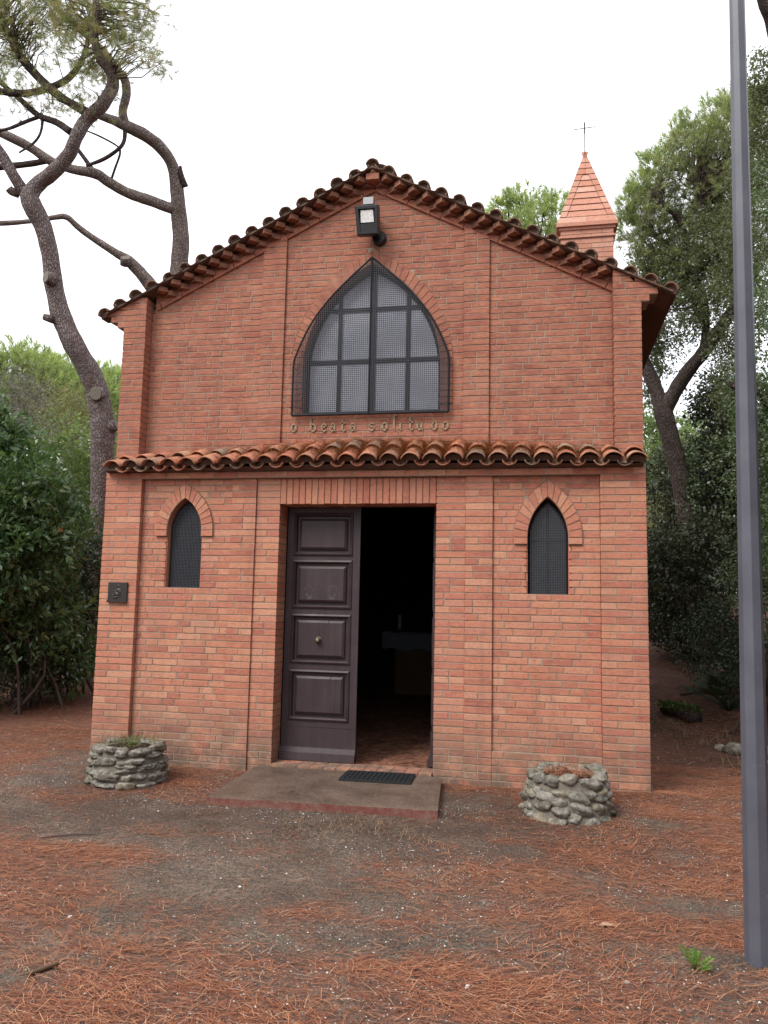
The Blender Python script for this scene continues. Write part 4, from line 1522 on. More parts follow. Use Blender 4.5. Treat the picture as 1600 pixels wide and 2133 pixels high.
def planter(cx, cy, rb, rt, h, rows, shapes, flat, label, seed):
    random.seed(seed)
    z0 = float(height(cx, cy)) - .02
    p = empty('stone_planter', (cx, cy, z0), label, 'planter', 'round stone planters before the chapel')
    mb = MB(); mb.lathe((cx, cy, z0), [(rb - .014, -.08), (rb - .014, .0), (rt - .018, h - .03), (rt - .14, h - .03), (rt - .15, h - .09), (0, h - .09)], 40)
    o = mb.build('core', M['cement'], p, smooth=False)
    mb = MB(); mb.lathe((cx, cy, z0 + h - .05), [(rt - .10, -.03), (rt - .10, .02), (rt * .4, .035), (0, .04)], 24); mb.build('soil', M['soil'], p, smooth=True)
    for r in range(rows):
        z = z0 + h * (r + .5) / rows
        rad = rb + (rt - rb) * (r + .5) / rows - .045
        rh = h / rows
        t = random.random() * 6
        end = t + 2 * math.pi
        while t < end - .05:
            w = random.uniform(.10, .25) if flat else random.choice((random.uniform(.10, .14), random.uniform(.14, .22)))
            w = min(w, (end - t) * rad + .03)
            hz = rh * random.uniform(.52, .76) * (.85 if flat else 1.0)
            if r == rows - 1: hz *= random.uniform(.8, 1.15)
            a = t + w / rad / 2
            link('stone', random.choice(shapes), None, p,
                 (cx + math.cos(a) * (rad + random.uniform(-.012, .012)), cy + math.sin(a) * (rad + random.uniform(-.012, .012)), z + random.uniform(-.026, .026)),
                 rot=(random.uniform(-.3, .3), random.uniform(-.09, .09) * (1 if flat else 3), a + math.pi / 2 + random.uniform(-.2, .2)),
                 scale=(w * .58, random.uniform(.055, .075), hz))
            t += w / rad * 1.0
    return p, z0


planter(-1.905, -.66, .35, .30, .35, 6, FLAT + ROUND[:1], True, 'round planter of dark flat stones with green weeds on top', 3)
planter(1.955, -.72, .358, .295, .345, 5, ROUND + FLAT[:1], False, 'round planter of pale rounded cobbles near the chapel corner', 5)
random.seed(11)

# ------------------------------------------------------------------ lamp post
LPX, LPY = 2.752, -3.25
lp = empty('lamp_post', (LPX, LPY, float(height(LPX, LPY))), 'tall tapered grey steel lamp post standing in the pine needles', 'lamp post')
mb = MB(); zb_ = float(height(LPX, LPY)) - .1
va = math.atan2(CAM[1] - LPY, CAM[0] - LPX)
vs = []
prof = [(.0635, zb_), (.0625, zb_ + .35), (.034, 5.8), (.032, 6.4)]
for r, z in prof:
    for k in range(8):
        t = va + k * math.pi / 4 + .12
        for e in (-.035, .035): vs.append((LPX + .0075 * (z - zb_) + r * math.cos(t + e) * (1 - .005), LPY + r * math.sin(t + e) * (1 - .005), z))
fs = []
for i in range(len(prof) - 1):
    for k in range(16): fs.append((i * 16 + k, i * 16 + (k + 1) % 16, i * 16 + 16 + (k + 1) % 16, i * 16 + 16 + k))
fs += [tuple(range(15, -1, -1)), tuple(range(48, 64))]
mb.add(vs, fs); mb.build('pole', M['post'], lp)

# ------------------------------------------------------------------ inside: altar
al = empty('altar', (-.3, 6.4, .03), 'altar table under a white cloth in the dark interior', 'altar')
mb = MB(); mb.box(-.75, .55, 6.3, 6.9, .03, 1.07); mb.build('table', M['wood'], al)
mb = MB(); mb.box(-.95, .72, 6.14, 7.02, 1.07, 1.095)
for k in range(24):
    x = -.95 + k * .0695; mb.box(x, x + .0695, 6.135 - .01 * math.sin(k * 1.3), 6.14, .80 + .02 * math.sin(k * .9), 1.095)
mb.build('cloth', M['cloth'], al)
ca_ = empty('candle', (-.72, 6.5, 1.097), 'white candle standing on the altar', 'candle')
mb = MB(); mb.lathe((-.72, 6.5, 1.097), [(.07, 0), (.07, .015), (.02, .04)], 14); mb.build('holder', M['brass'], ca_)
mb = MB(); mb.lathe((-.72, 6.5, 1.137), [(.032, 0), (.032, .24), (.0, .25)], 14); mb.build('wax', M['candle'], ca_)
pw = empty('pew', (.62, 3.0, .03), 'brown wooden pew seen past the open door', 'pew')
mb = MB(); mb.box(.35, 1.6, 2.9, 2.94, .03, .85); mb.build('backrest', M['wood'], pw)
mb = MB(); mb.box(.35, 1.6, 2.95, 3.3, .42, .46); mb.build('seat', M['wood'], pw)
mb = MB(); mb.box(.40, .45, 2.95, 3.28, .03, .42); mb.box(1.5, 1.55, 2.95, 3.28, .03, .42); mb.build('leg', M['wood'], pw)


# ------------------------------------------------------------------ foliage
def blob_points(blobs, per, bias=.5):
    P, N = [], []
    for (c, rx, ry, rz, w) in blobs:
        n = max(4, int(per * w))
        d = rand_dir(n)
        r = rng.uniform(0, 1, n) ** bias
        q = d * r[:, None] * np.array([rx, ry, rz])
        lump = 1 + .22 * (fbm(d[:, 0] * 2.5 + c[0], d[:, 2] * 2.5 + c[2] + d[:, 1] * 1.7, 31, 3) - .5) * 2
        P.append(np.asarray(c) + q * lump[:, None])
        N.append(unit(d + np.array([0, 0, .25])))
    return np.concatenate(P), np.concatenate(N)


def leaf_cloud(name, mat_, parent, blobs, clumps, leaves, spread, ln, wd, bias=.45, droop=-.1, outw=.7, up=.5, tclump=.5):
    """clumps of leaves spread through the blobs; the leaves of a clump share a twig"""
    P, N = blob_points(blobs, clumps, bias)
    m = len(P)
    base = np.repeat(P, leaves, 0)
    dirn = np.repeat(N, leaves, 0)
    n = len(base)
    tw = np.repeat(unit(N * .6 + rand_dir(m) * .8 + np.array([0, 0, droop])), leaves, 0)
    s = rng.uniform(-1, 1, (n, 1))
    pos = base + tw * s * spread + rng.normal(size=(n, 3)) * spread * .32
    d = unit(tw * .6 + dirn * outw * .5 + rand_dir(n) * .9 + np.array([0, 0, droop]))
    nr = unit(rand_dir(n) * .9 + np.array([0, 0, up]) + dirn * .35)
    L = ln * rng.uniform(.6, 1.25, n)
    V = leaf_quads(pos, d, nr, L, L * wd * rng.uniform(.8, 1.2, n))
    t = np.clip(np.repeat(rng.uniform(0, 1, m), leaves) * tclump + rng.uniform(0, 1, n) * (1 - tclump), 0, 1)
    me = np_mesh(name, V - np.array(W(parent)), 4, t, mat_)
    o = link(name, me, None, parent, W(parent))
    o['kind'] = 'stuff'
    return P


def needle_cloud(name, mat_, parent, blobs, tufts, per, ln, wd, bias=.5, up=.35, sweep=.9, tclump=.55):
    """tufts of pine needles: each a brush of thin blades on a twig end"""
    P, N = blob_points(blobs, tufts, bias)
    m = len(P)
    ax = unit(N * .7 + rand_dir(m) * .7 + np.array([0, 0, up]))
    base = np.repeat(P, per, 0); axr = np.repeat(ax, per, 0)
    n = len(base)
    k = rng.uniform(0, 1, (n, 1))
    d = unit(axr * sweep + rand_dir(n) * .75)
    pos = base + axr * k * ln * .9
    L = (ln * rng.uniform(.7, 1.2, n))[:, None]
    s = unit(np.cross(d, rand_dir(n)))
    w = wd * rng.uniform(.7, 1.3, n)[:, None]
    V = np.stack([pos - s * w, pos + s * w, pos + d * L], axis=1)
    t = np.clip(np.repeat(rng.uniform(0, 1, m), per) * tclump + rng.uniform(0, 1, n) * (1 - tclump), 0, 1)
    me = np_mesh(name, V - np.array(W(parent)), 3, t, mat_)
    o = link(name, me, None, parent, W(parent))
    o['kind'] = 'stuff'
    return P, ax


LIMBS = {}


def limb(parent, name, pts, mat_, wob=.10, n=12, k=6, seed=0):
    """pts: (px, py, depth, width in photo pixels)"""
    slim = .88 if mat_ in (M['bark'], M['bark3']) else 1.0
    P = [at(p[0], p[1], p[2]) for p in pts]
    R = [p[3] * p[2] / FOC / 2 * slim for p in pts]
    pp, rr = smooth_path(P, R, k)
    if name == 'branch': LIMBS.setdefault(parent.name, []).extend(pp)
    mb = MB(); mb.tube(pp, rr, n, wob, seed)
    return mb.build(name, mat_, parent, smooth=True)


def grow_twigs(parent, P, count, r0):
    L = np.array(LIMBS[parent.name])
    sel = rng.choice(len(P), count)
    st = []
    for i in sel:
        d = np.linalg.norm(L - P[i], axis=1)
        near = np.argsort(d)[:5]
        st.append(L[near[rng.integers(0, 5)]])
    return twigs(parent, M['twig'], st, [P[i] for i in sel], r0)


def twigs(parent, mat_, starts, ends, r0=.012, sag=.15):
    mb = MB()
    for a, b in zip(starts, ends):
        a = np.asarray(a, float); b = np.asarray(b, float)
        L = np.linalg.norm(b - a)
        m1 = a + (b - a) * .35 + np.asarray(rand_dir(1)[0]) * L * .12 + np.array([0, 0, sag * L * .3])
        m2 = a + (b - a) * .7 + np.asarray(rand_dir(1)[0]) * L * .10 + np.array([0, 0, sag * L * .2])
        mb.tube([a, m1, m2, b], [r0, r0 * .8, r0 * .55, r0 * .3], 4, cap=False)
    o = mb.build('twigs', mat_, parent, smooth=True, fix=False)
    o['kind'] = 'stuff'
    return o


def blob(px, py, D, r, rz=None, w=None, ry=None):
    rz = r if rz is None else rz
    ry = r if ry is None else ry
    return (at(px, py, D), r, ry, rz, (r * ry * rz) ** (2 / 3) if w is None else w)


def ground_pt(px, py, D):
    p = at(px, py, D)
    return (p[0], p[1], float(height(p[0], p[1])))


def stub(parent, px, py, D, r_px, direction, length):
    c = Vector(at(px, py, D)); d = Vector(direction).normalized()
    r = r_px * D / FOC
    mb = MB(); mb.tube([c - d * length, c - d * length * .3, c], [r * 1.25, r * 1.08, r], 14, .06)
    o = mb.build('cut_stub', M['bark'], parent, smooth=True)
    mb = MB()
    u = d.orthogonal().normalized(); w = d.cross(u)
    vs = [c + d * .004] + [c + d * .003 + (u * math.cos(t) + w * math.sin(t)) * r * .9 for t in np.linspace(0, 2 * math.pi, 16, endpoint=False)]
    mb.add(vs, [(0, 1 + k, 1 + (k + 1) % 16) for k in range(16)])
    e = mb.build('cut_face', M['endgrain'], o, fix=False)


# ---- the big leaning pine on the near side
PA = empty('pine_tree', ground_pt(185, 1420, 13), 'leaning pine with sawn branch stubs rising beside the chapel corner', 'pine tree')
limb(PA, 'trunk', [(178, 1445, 13.0, 78), (190, 1370, 13, 62), (203, 1200, 12.9, 56), (212, 1050, 12.7, 54), (213, 950, 12.6, 53), (212, 870, 12.5, 54), (196, 795, 12.4, 53), (158, 725, 12.2, 49), (128, 660, 12.1, 46), (112, 590, 12.0, 42), (104, 530, 11.9, 40), (88, 470, 11.8, 40), (66, 425, 11.7, 44), (58, 396, 11.7, 40)], M['bark'], .10, 18, 8)
limb(PA, 'branch', [(60, 410, 11.7, 38), (78, 385, 11.7, 34), (112, 358, 11.6, 32), (144, 322, 11.5, 31), (161, 280, 11.4, 30), (180, 250, 11.4, 30), (213, 218, 11.3, 31), (235, 180, 11.3, 28), (231, 148, 11.2, 26), (208, 120, 11.1, 22), (196, 70, 11, 20), (200, 10, 10.9, 17), (195, -80, 10.8, 12)], M['bark'], .10, 14, 6, 3)
limb(PA, 'branch', [(55, 405, 11.7, 30), (32, 372, 11.6, 26), (2, 320, 11.5, 24), (-40, 262, 11.4, 22), (-90, 200, 11.3, 16)], M['bark'], .10, 12, 6, 4)
limb(PA, 'branch', [(40, 405, 11.72, 20), (24, 398, 11.65, 20), (18, 392, 11.62, 18)], M['bark'], .1, 10, 4, 5)
limb(PA, 'branch', [(190, 238, 11.4, 20), (160, 222, 11.5, 18), (128, 203, 11.6, 18), (98, 178, 11.7, 18), (70, 150, 11.8, 17), (38, 110, 11.9, 16), (12, 60, 12.0, 14), (-15, 0, 12.1, 10)], M['bark2'], .1, 10, 5, 6)
limb(PA, 'branch', [(104, 183, 11.7, 15), (70, 192, 11.6, 13), (30, 194, 11.5, 14), (-30, 186, 11.4, 12)], M['bark2'], .1, 8, 5, 7)
limb(PA, 'branch', [(104, 184, 11.7, 14), (140, 165, 11.6, 13), (168, 132, 11.5, 11), (182, 90, 11.4, 9), (190, 50, 11.3, 6)], M['bark2'], .1, 8, 5, 8)
limb(PA, 'branch', [(148, 275, 11.45, 16), (118, 255, 11.55, 14), (80, 240, 11.65, 12), (40, 205, 11.75, 11), (0, 172, 11.85, 9), (-40, 150, 12, 7)], M['bark2'], .1, 8, 5, 9)
limb(PA, 'branch', [(82, 243, 11.65, 8), (50, 255, 11.6, 8), (18, 268, 11.5, 7), (-20, 275, 11.4, 6)], M['bark2'], .1, 6, 5, 10)
limb(PA, 'branch', [(90, 240, 11.65, 6), (85, 275, 11.6, 5), (70, 298, 11.6, 5), (40, 318, 11.5, 4)], M['bark2'], .1, 6, 5, 10)
stub(PA, 199, 820, 12.24, 14, -RT * .05 - FW * .9 + UP * -.1, .12)
stub(PA, 95, 577, 11.78, 12, -FW * .8 - RT * .6 + UP * .1, .14)
stub(PA, 92, 660, 12.0, 7, -RT + UP * .3, .14)
stub(PA, 243, 884, 12.5, 13, RT + UP * .25, .2)
tb = [blob(60, 60, 11.8, .75, .5, .28), blob(-30, 30, 11.6, .8, .55, .3), blob(160, 50, 11.2, .75, .42, .34), blob(235, 70, 11.0, .6, .42, .26), blob(275, 50, 11.0, .5, .42, .16), blob(100, 0, 11.6, .8, .5, .36),
      blob(20, 130, 11.9, .6, .4, .2), blob(185, 140, 11.2, .55, .32, .18), blob(290, 110, 10.8, .34, .26, .06), blob(318, 140, 10.8, .26, .12, .035), blob(345, 155, 10.8, .18, .08, .014), blob(310, 20, 10.9, .34, .25, .06),
      blob(-80, 100, 11.4, .8, .4, .25), blob(190, 215, 11.3, .4, .22, .06), blob(40, 200, 11.6, .6, .25, .10), blob(110, 210, 11.6, .5, .25, .10), blob(150, -80, 11.2, 1.0, .5, .4), blob(0, -100, 11.5, 1.0, .5, .4)]
P_, A_x = needle_cloud('crown', M['needle_old'], PA, tb, 620, 30, .11, .0023, .75, .1, .75)
grow_twigs(PA, P_, 420, 0.009)

# ---- the twisting pine that comes up behind the roof
PB = empty('pine_tree', ground_pt(385, 1330, 15), 'twisting pine whose curved trunk comes up behind the roof', 'pine tree')
limb(PB, 'trunk', [(400, 1360, 15, 56), (395, 1100, 15, 48), (380, 800, 15, 44), (370, 620, 15, 41), (372, 560, 15, 40), (377, 500, 14.9, 38), (372, 440, 14.8, 37), (368, 385, 14.7, 30), (357, 340, 14.6, 27), (330, 303, 14.4, 28), (295, 278, 14.2, 28), (262, 262, 14, 26), (235, 250, 13.9, 22), (205, 240, 13.8, 18)], M['bark3'], .10, 16, 7, 12)
limb(PB, 'branch', [(262, 262, 14, 22), (256, 232, 13.9, 20), (264, 195, 13.8, 20), (259, 165, 13.7, 20), (242, 142, 13.6, 18), (220, 112, 13.5, 17), (180, 72, 13.4, 17), (140, 38, 13.3, 15), (105, 0, 13.2, 13), (80, -60, 13.1, 10)], M['bark3'], .10, 12, 6, 13)
limb(PB, 'branch', [(372, 438, 14.8, 30), (345, 430, 14.7, 25), (305, 415, 14.6, 26), (262, 400, 14.5, 25), (225, 378, 14.4, 24), (200, 362, 14.3, 25), (150, 352, 14.2, 22), (105, 335, 14.1, 22), (60, 305, 14, 22), (20, 285, 13.9, 22), (-30, 262, 13.8, 18), (-90, 230, 13.7, 12)], M['bark3'], .10, 12, 6, 14)
limb(PB, 'branch', [(100, 335, 14.1, 12), (50, 343, 14.05, 13), (0, 348, 14, 14), (-50, 352, 13.9, 12)], M['bark2'], .1, 8, 5, 15)
limb(PB, 'branch', [(345, 640, 14.8, 40), (318, 600, 14.6, 32), (296, 572, 14.5, 29), (268, 543, 14.4, 25), (240, 526, 14.3, 18), (200, 500, 14.2, 16), (165, 475, 14.1, 14), (140, 453, 14, 14), (118, 452, 13.95, 12), (85, 458, 13.9, 11), (40, 463, 13.8, 11), (0, 465, 13.7, 12), (-50, 464, 13.6, 10)], M['bark3'], .10, 12, 6, 16)
limb(PB, 'branch', [(261, 270, 14, 9), (258, 295, 14, 8), (245, 312, 14, 8), (215, 332, 14.1, 8), (180, 345, 14.15, 6)], M['bark2'], .1, 6, 5, 17)
limb(PB, 'branch', [(195, 356, 14.3, 11), (180, 335, 14.3, 10), (160, 308, 14.25, 9)], M['bark2'], .1, 6, 4, 18)
limb(PB, 'branch', [(230, 380, 14.4, 5), (240, 350, 14.35, 5), (250, 320, 14.3, 5), (245, 305, 14.3, 4), (210, 285, 14.2, 4), (175, 270, 14.1, 3)], M['bark2'], .1, 6, 5, 19)
limb(PB, 'branch', [(385, 390, 14.7, 16), (377, 365, 14.6, 13), (376, 345, 14.55, 5)], M['bark2'], .12, 8, 4, 20)
stub(PB, 262, 535, 14.28, 11, -FW * .7 + UP * .7 + RT * .1, .14)
tb = [blob(180, -60, 13.4, .9, .5), blob(80, -80, 13.2, .9, .5), blob(240, 20, 13.5, .5, .35, .12), blob(210, 180, 13.7, .35, .25, .08), blob(130, 90, 13.3, .45, .3, .12), blob(190, 150, 13.6, .35, .3, .1)]
P_, A_x = needle_cloud('crown', M['needle_old'], PB, tb, 300, 30, .11, .0025, .75, .1, .75)
grow_twigs(PB, P_, 150, 0.009)

# ---- forked pine on the far side
PC = empty('pine_tree', ground_pt(1445, 1200, 15), 'forked dark pine trunk behind the chapel carrying a broad rounded crown', 'pine tree')
limb(PC, 'trunk', [(1455, 1330, 15, 44), (1445, 1180, 15, 40), (1428, 1070, 15, 37), (1418, 1000, 15, 36), (1398, 920, 15, 37), (1383, 862, 15, 40), (1378, 840, 15, 34)], M['bark2'], .1, 14, 7, 22)
limb(PC, 'branch', [(1382, 862, 15, 33), (1362, 800, 15.1, 29), (1340, 750, 15.2, 27), (1322, 710, 15.3, 24), (1308, 660, 15.4, 15), (1312, 600, 15.5, 5)], M['bark2'], .1, 12, 6, 23)
limb(PC, 'branch', [(1382, 860, 15, 34), (1402, 822, 14.9, 31), (1432, 775, 14.7, 30), (1462, 738, 14.5, 28), (1490, 700, 14.3, 26), (1530, 640, 14.1, 24), (1570, 570, 14, 20), (1610, 500, 14, 16)], M['bark2'], .1, 12, 6, 24)
limb(PC, 'branch', [(1462, 738, 14.5, 18), (1470, 690, 14.5, 17), (1465, 620, 14.6, 15), (1440, 560, 14.7, 13), (1400, 520, 14.8, 12), (1365, 490, 14.9, 9), (1330, 470, 15, 6)], M['bark2'], .1, 8, 5, 25)
limb(PC, 'branch', [(1440, 560, 14.7, 12), (1430, 500, 14.6, 12), (1412, 455, 14.5, 11), (1385, 430, 14.4, 8), (1370, 400, 14.4, 6)], M['bark2'], .1, 8, 5, 26)
limb(PC, 'branch', [(1530, 640, 14.1, 14), (1525, 560, 14.2, 13), (1510, 470, 14.3, 12), (1480, 465, 14.3, 9), (1460, 440, 14.3, 7), (1450, 360, 14.3, 5)], M['bark2'], .1, 8, 5, 27)
cb = [blob(1420, 360, 14.6, .75, .55), blob(1350, 430, 14.8, .55, .45), blob(1480, 300, 14.4, .72, .5), blob(1550, 260, 14.4, .75, .5), blob(1400, 480, 15, .8, .5), blob(1480, 430, 14.8, .8, .6), blob(1330, 500, 15, .4, .35),
      blob(1540, 400, 14.4, .9, .7), blob(1440, 560, 14.8, .7, .42), blob(1370, 560, 15, .5, .3), blob(1530, 530, 14.3, .8, .5), blob(1450, 640, 14.6, .5, .25, .12), blob(1360, 640, 15, .4, .25, .08)]
P_, A_x = needle_cloud('crown', M['needle'], PC, cb, 720, 28, .13, .0046, .6, .35, .8)
cb2 = [blob(1440, 285, 14.6, .5, .3), blob(1370, 345, 14.8, .42, .3), blob(1325, 420, 14.9, .35, .3), blob(1510, 235, 14.5, .5, .3), blob(1585, 220, 14.5, .5, .35), blob(1302, 470, 15, .25, .25, .08), blob(1345, 385, 14.8, .3, .25)]
needle_cloud('crown', M['needle_brt'], PC, cb2, 520, 28, .16, .0052, .75, .75, 1.0)
grow_twigs(PC, P_, 420, 0.013)
leaf_cloud('leaves', M['oak_pale'], PC, [blob(1372, 770, 15.6, .28, .22), blob(1362, 735, 15.7, .3, .25), blob(1352, 820, 15.8, .22, .3), blob(1360, 540, 15, .5, .35), blob(1330, 600, 15.2, .4, .3), blob(1350, 700, 15, .35, .28), blob(1400, 540, 15, .7, .4), blob(1400, 620, 14.6, .5, .35), blob(1460, 670, 14.4, .55, .4), blob(1370, 690, 14.8, .4, .3), blob(1500, 600, 14.2, .55, .45), blob(1520, 720, 14, .5, .5), blob(1350, 620, 15, .35, .25), blob(1440, 560, 14.6, .7, .4), blob(1500, 480, 14.2, .7, .5), blob(1530, 820, 14, .5, .5)], 760, 14, .13, .055, .28, bias=.55)
leaf_cloud('ivy', M['oak'], PC, [blob(1440, 1010, 14.9, .3, .9, .5), blob(1400, 720, 14.9, .45, .35, .35)], 160, 14, .12, .06, .26)
for (px, py) in ((1440, 262), (1394, 305), (1352, 352)):
    c = at(px, py, 14.5)
    mb = MB(); mb.lathe(c, [(.0, -.05), (.03, -.04), (.042, -.01), (.03, .03), (.0, .055)], 8)
    mb.build('cone', M['bark2'], PC, smooth=True)


# ---- pine crown over the roof, far pines

def pine(base, label, blobs, mat_, r, tufts, per, ln, wd, group=None, up=.6):
    t = empty('pine_tree', base, label, 'pine tree', group)
    c = np.mean([b[0] for b in blobs], 0); b0 = np.array(base)
    mid = b0 + (c - b0) * .6
    pp, rr = smooth_path([b0 - np.array([0, 0, .1]), b0 + (mid - b0) * .5 + np.array([.1, 0, 0]), mid, c], [r, r * .85, r * .7, r * .35], 4)
    mb = MB(); mb.tube(pp, rr, 8, .08); mb.build('trunk', M['bark2'], t, smooth=True)
    mb = MB()
    for b in blobs:
        for _ in range(4):
            s = mid + (c - mid) * rng.uniform(0, .8)
            e = np.asarray(b[0]) + rng.normal(size=3) * b[1] * .4
            mb.tube([s, (s + e) / 2 + rng.normal(size=3) * .15, e], [r * .35, r * .2, r * .07], 5, cap=False)
    mb.build('branches', M['bark2'], t, smooth=True, fix=False)
    needle_cloud('crown', mat_, t, blobs, tufts, per, ln, wd, .55, up, 1.0)
    return t


pine(ground_pt(1090, 1300, 24), 'far pine with a pale green crown showing just above the roof',
     [blob(1095, 428, 24, .75, .45), blob(1050, 432, 24, .5, .4), blob(1150, 435, 24, .7, .45), blob(1095, 490, 24, 1.2, .7), blob(1180, 490, 24, .8, .5), blob(1030, 478, 24, .6, .4)],
     M['needle_brt'], .2, 260, 20, .22, .011)
pine(ground_pt(30, 1290, 26), 'far pale green pine at the edge of the clearing',
     [blob(40, 760, 26, 1.3, .7), blob(-40, 790, 26, 1.4, .8), blob(90, 800, 26, 1.1, .7), blob(30, 840, 26, 1.6, .8)], M['needle_brt'], .22, 260, 20, .24, .012)
pine(ground_pt(150, 1290, 28), 'far yellowish pine seen behind the leaning trunk',
     [blob(140, 790, 28, 1.3, .7), blob(100, 770, 28, .8, .5), blob(180, 830, 28, 1.3, .8), blob(130, 860, 28, 1.8, .8)], M['needle_brt'], .22, 260, 20, .25, .0125)
pine(ground_pt(235, 1290, 30), 'far pine half hidden between leaning trunk and chapel wall',
     [blob(215, 790, 30, .9, .6), blob(250, 820, 30, 1.2, .7), blob(225, 870, 30, 1.6, .9), blob(280, 880, 30, 1.5, .9)], M['needle_brt'], .22, 240, 20, .26, .013)


def shrub(base, label, blobs, mat_, per, leaves, spread, ln, wd, cat='shrub', name='shrub', stems=9, group=None, sm='twig', **kw):
    t = empty(name, base, label, cat, group)
    b0 = np.array(base)
    mb = MB()
    for k in range(stems):
        bl = blobs[k % len(blobs)]
        e = np.asarray(bl[0]) + rng.normal(size=3) * np.array([bl[1], bl[2], bl[3]]) * .35
        e = b0 + (e - b0) * min(1.0, 1.9 / np.linalg.norm(e - b0))
        s = b0 + np.array([rng.normal() * .25, rng.normal() * .25, -.05])
        L_ = np.linalg.norm(e - s)
        m_ = s + (e - s) * .4 + rng.normal(size=3) * .07 * L_ * np.array([1, 1, .4]); m2_ = s + (e - s) * .72 + rng.normal(size=3) * .05 * L_
        mb.tube(smooth_path([s, m_, m2_, e], [.026, .018, .012, .005], 3)[0], smooth_path([s, m_, m2_, e], [.026, .018, .012, .005], 3)[1], 5, cap=False)
    mb.build('stems', M[sm], t, smooth=True, fix=False)
    leaf_cloud('foliage', mat_, t, blobs, per, leaves, spread, ln, wd, **kw)
    return t


# ---- bushes on the near side of the clearing
shrub(ground_pt(20, 1470, 10.5), 'glossy dark evergreen bush with large leaves at the clearing edge',
      [blob(0, 920, 10.5, .45, .45), blob(60, 1280, 10.8, .8, .7), blob(130, 1370, 11.4, .6, .5), blob(40, 1010, 10.4, .75, .6), blob(-30, 1050, 10.2, .8, .7), blob(90, 1090, 10.7, .7, .5), blob(30, 1150, 10.4, .9, .6), blob(-20, 860, 10.5, .28, .35), blob(-80, 1200, 10, .8, .8)],
      M['laurel'], 520, 12, .12, .105, .2, bias=.5)
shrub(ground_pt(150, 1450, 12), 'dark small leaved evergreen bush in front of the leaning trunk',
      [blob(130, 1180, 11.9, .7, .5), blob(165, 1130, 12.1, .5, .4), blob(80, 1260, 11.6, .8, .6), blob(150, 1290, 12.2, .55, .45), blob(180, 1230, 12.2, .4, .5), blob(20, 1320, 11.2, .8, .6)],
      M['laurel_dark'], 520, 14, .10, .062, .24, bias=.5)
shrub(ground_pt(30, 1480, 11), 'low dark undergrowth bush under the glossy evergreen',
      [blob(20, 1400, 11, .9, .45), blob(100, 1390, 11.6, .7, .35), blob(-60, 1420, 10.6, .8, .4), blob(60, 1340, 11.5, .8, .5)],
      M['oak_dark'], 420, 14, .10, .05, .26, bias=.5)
shrub(ground_pt(160, 1400, 16), 'light green leafy thicket behind the leaning trunk',
      [blob(120, 930, 16, 1.0, .7), blob(190, 1000, 16, .9, .8), blob(70, 1000, 15.5, .9, .7), blob(230, 960, 16.5, .7, 1.0), blob(130, 1080, 16, 1.1, .7)],
      M['fresh'], 260, 14, .17, .085, .22, bias=.5)
shrub(ground_pt(90, 1400, 18), 'yellow green feathery shrub under the far pines',
      [blob(120, 860, 18, 1.1, .7), blob(170, 900, 18, 1.0, .8), blob(80, 900, 18, 1.0, .7), blob(220, 900, 18.5, .8, .6)],
      M['olive'], 260, 16, .2, .10, .10, bias=.5)
shrub(ground_pt(40, 1400, 15), 'bare grey twiggy shrub among the green bushes',
      [blob(45, 800, 15, .6, .55), blob(60, 880, 15, .55, .5), blob(20, 860, 15, .5, .6)],
      M['grey'], 330, 14, .20, .16, .025, stems=26, bias=.6)
# ---- woods on the far side
shrub(ground_pt(1580, 1450, 10.5), 'tall dark holm oak thicket beside the lamp post',
      [blob(1590, 1000, 10.5, .55, .8), blob(1600, 800, 10.5, .6, .7), blob(1590, 1180, 10.4, .55, .7), blob(1640, 600, 10.6, .7, .8), blob(1640, 400, 10.8, .6, .7), blob(1620, 950, 10.5, .9, 1.0), blob(1560, 900, 10.9, .4, .5), blob(1660, 1200, 10.4, .8, .9)],
      M['oak'], 420, 14, .12, .05, .28, 'tree', 'oak_tree', 4, bias=.5)
shrub(ground_pt(1650, 1420, 13), 'tall evergreen oak whose crown reaches above the lamp post',
      [blob(1600, 140, 12.5, .35, .3, .09), blob(1580, 110, 12.5, .22, .16, .03), blob(1590, 190, 12.6, .35, .2, .1), blob(1640, 200, 12.6, .7, .6), blob(1570, 480, 13, .7, .7), blob(1590, 640, 13, .7, .6), blob(1550, 580, 13.2, .6, .5), blob(1600, 350, 12.8, .6, .6), blob(1680, 300, 12.6, .9, 1.0), blob(1560, 300, 13.2, .5, .5)],
      M['oak_pale'], 520, 14, .13, .055, .28, 'tree', 'oak_tree', 4, bias=.5)
limb(bpy.data.objects['oak_tree.001'], 'trunk', [(1660, 1440, 13, 60), (1690, 1150, 12.9, 52), (1715, 850, 12.7, 46), (1690, 520, 12.5, 42), (1650, 260, 12.4, 34), (1612, 60, 12.3, 28), (1592, 10, 12.2, 22), (1570, -60, 12.1, 18)], M['bark2'], .1, 10, 5, 41)
limb(bpy.data.objects['oak_tree'], 'trunk', [(1610, 1450, 10.6, 60), (1650, 1200, 10.7, 52), (1665, 1000, 10.8, 46), (1640, 900, 10.8, 40), (1600, 835, 10.7, 26), (1560, 812, 10.7, 22), (1520, 800, 10.8, 14)], M['bark2'], .1, 10, 5, 42)
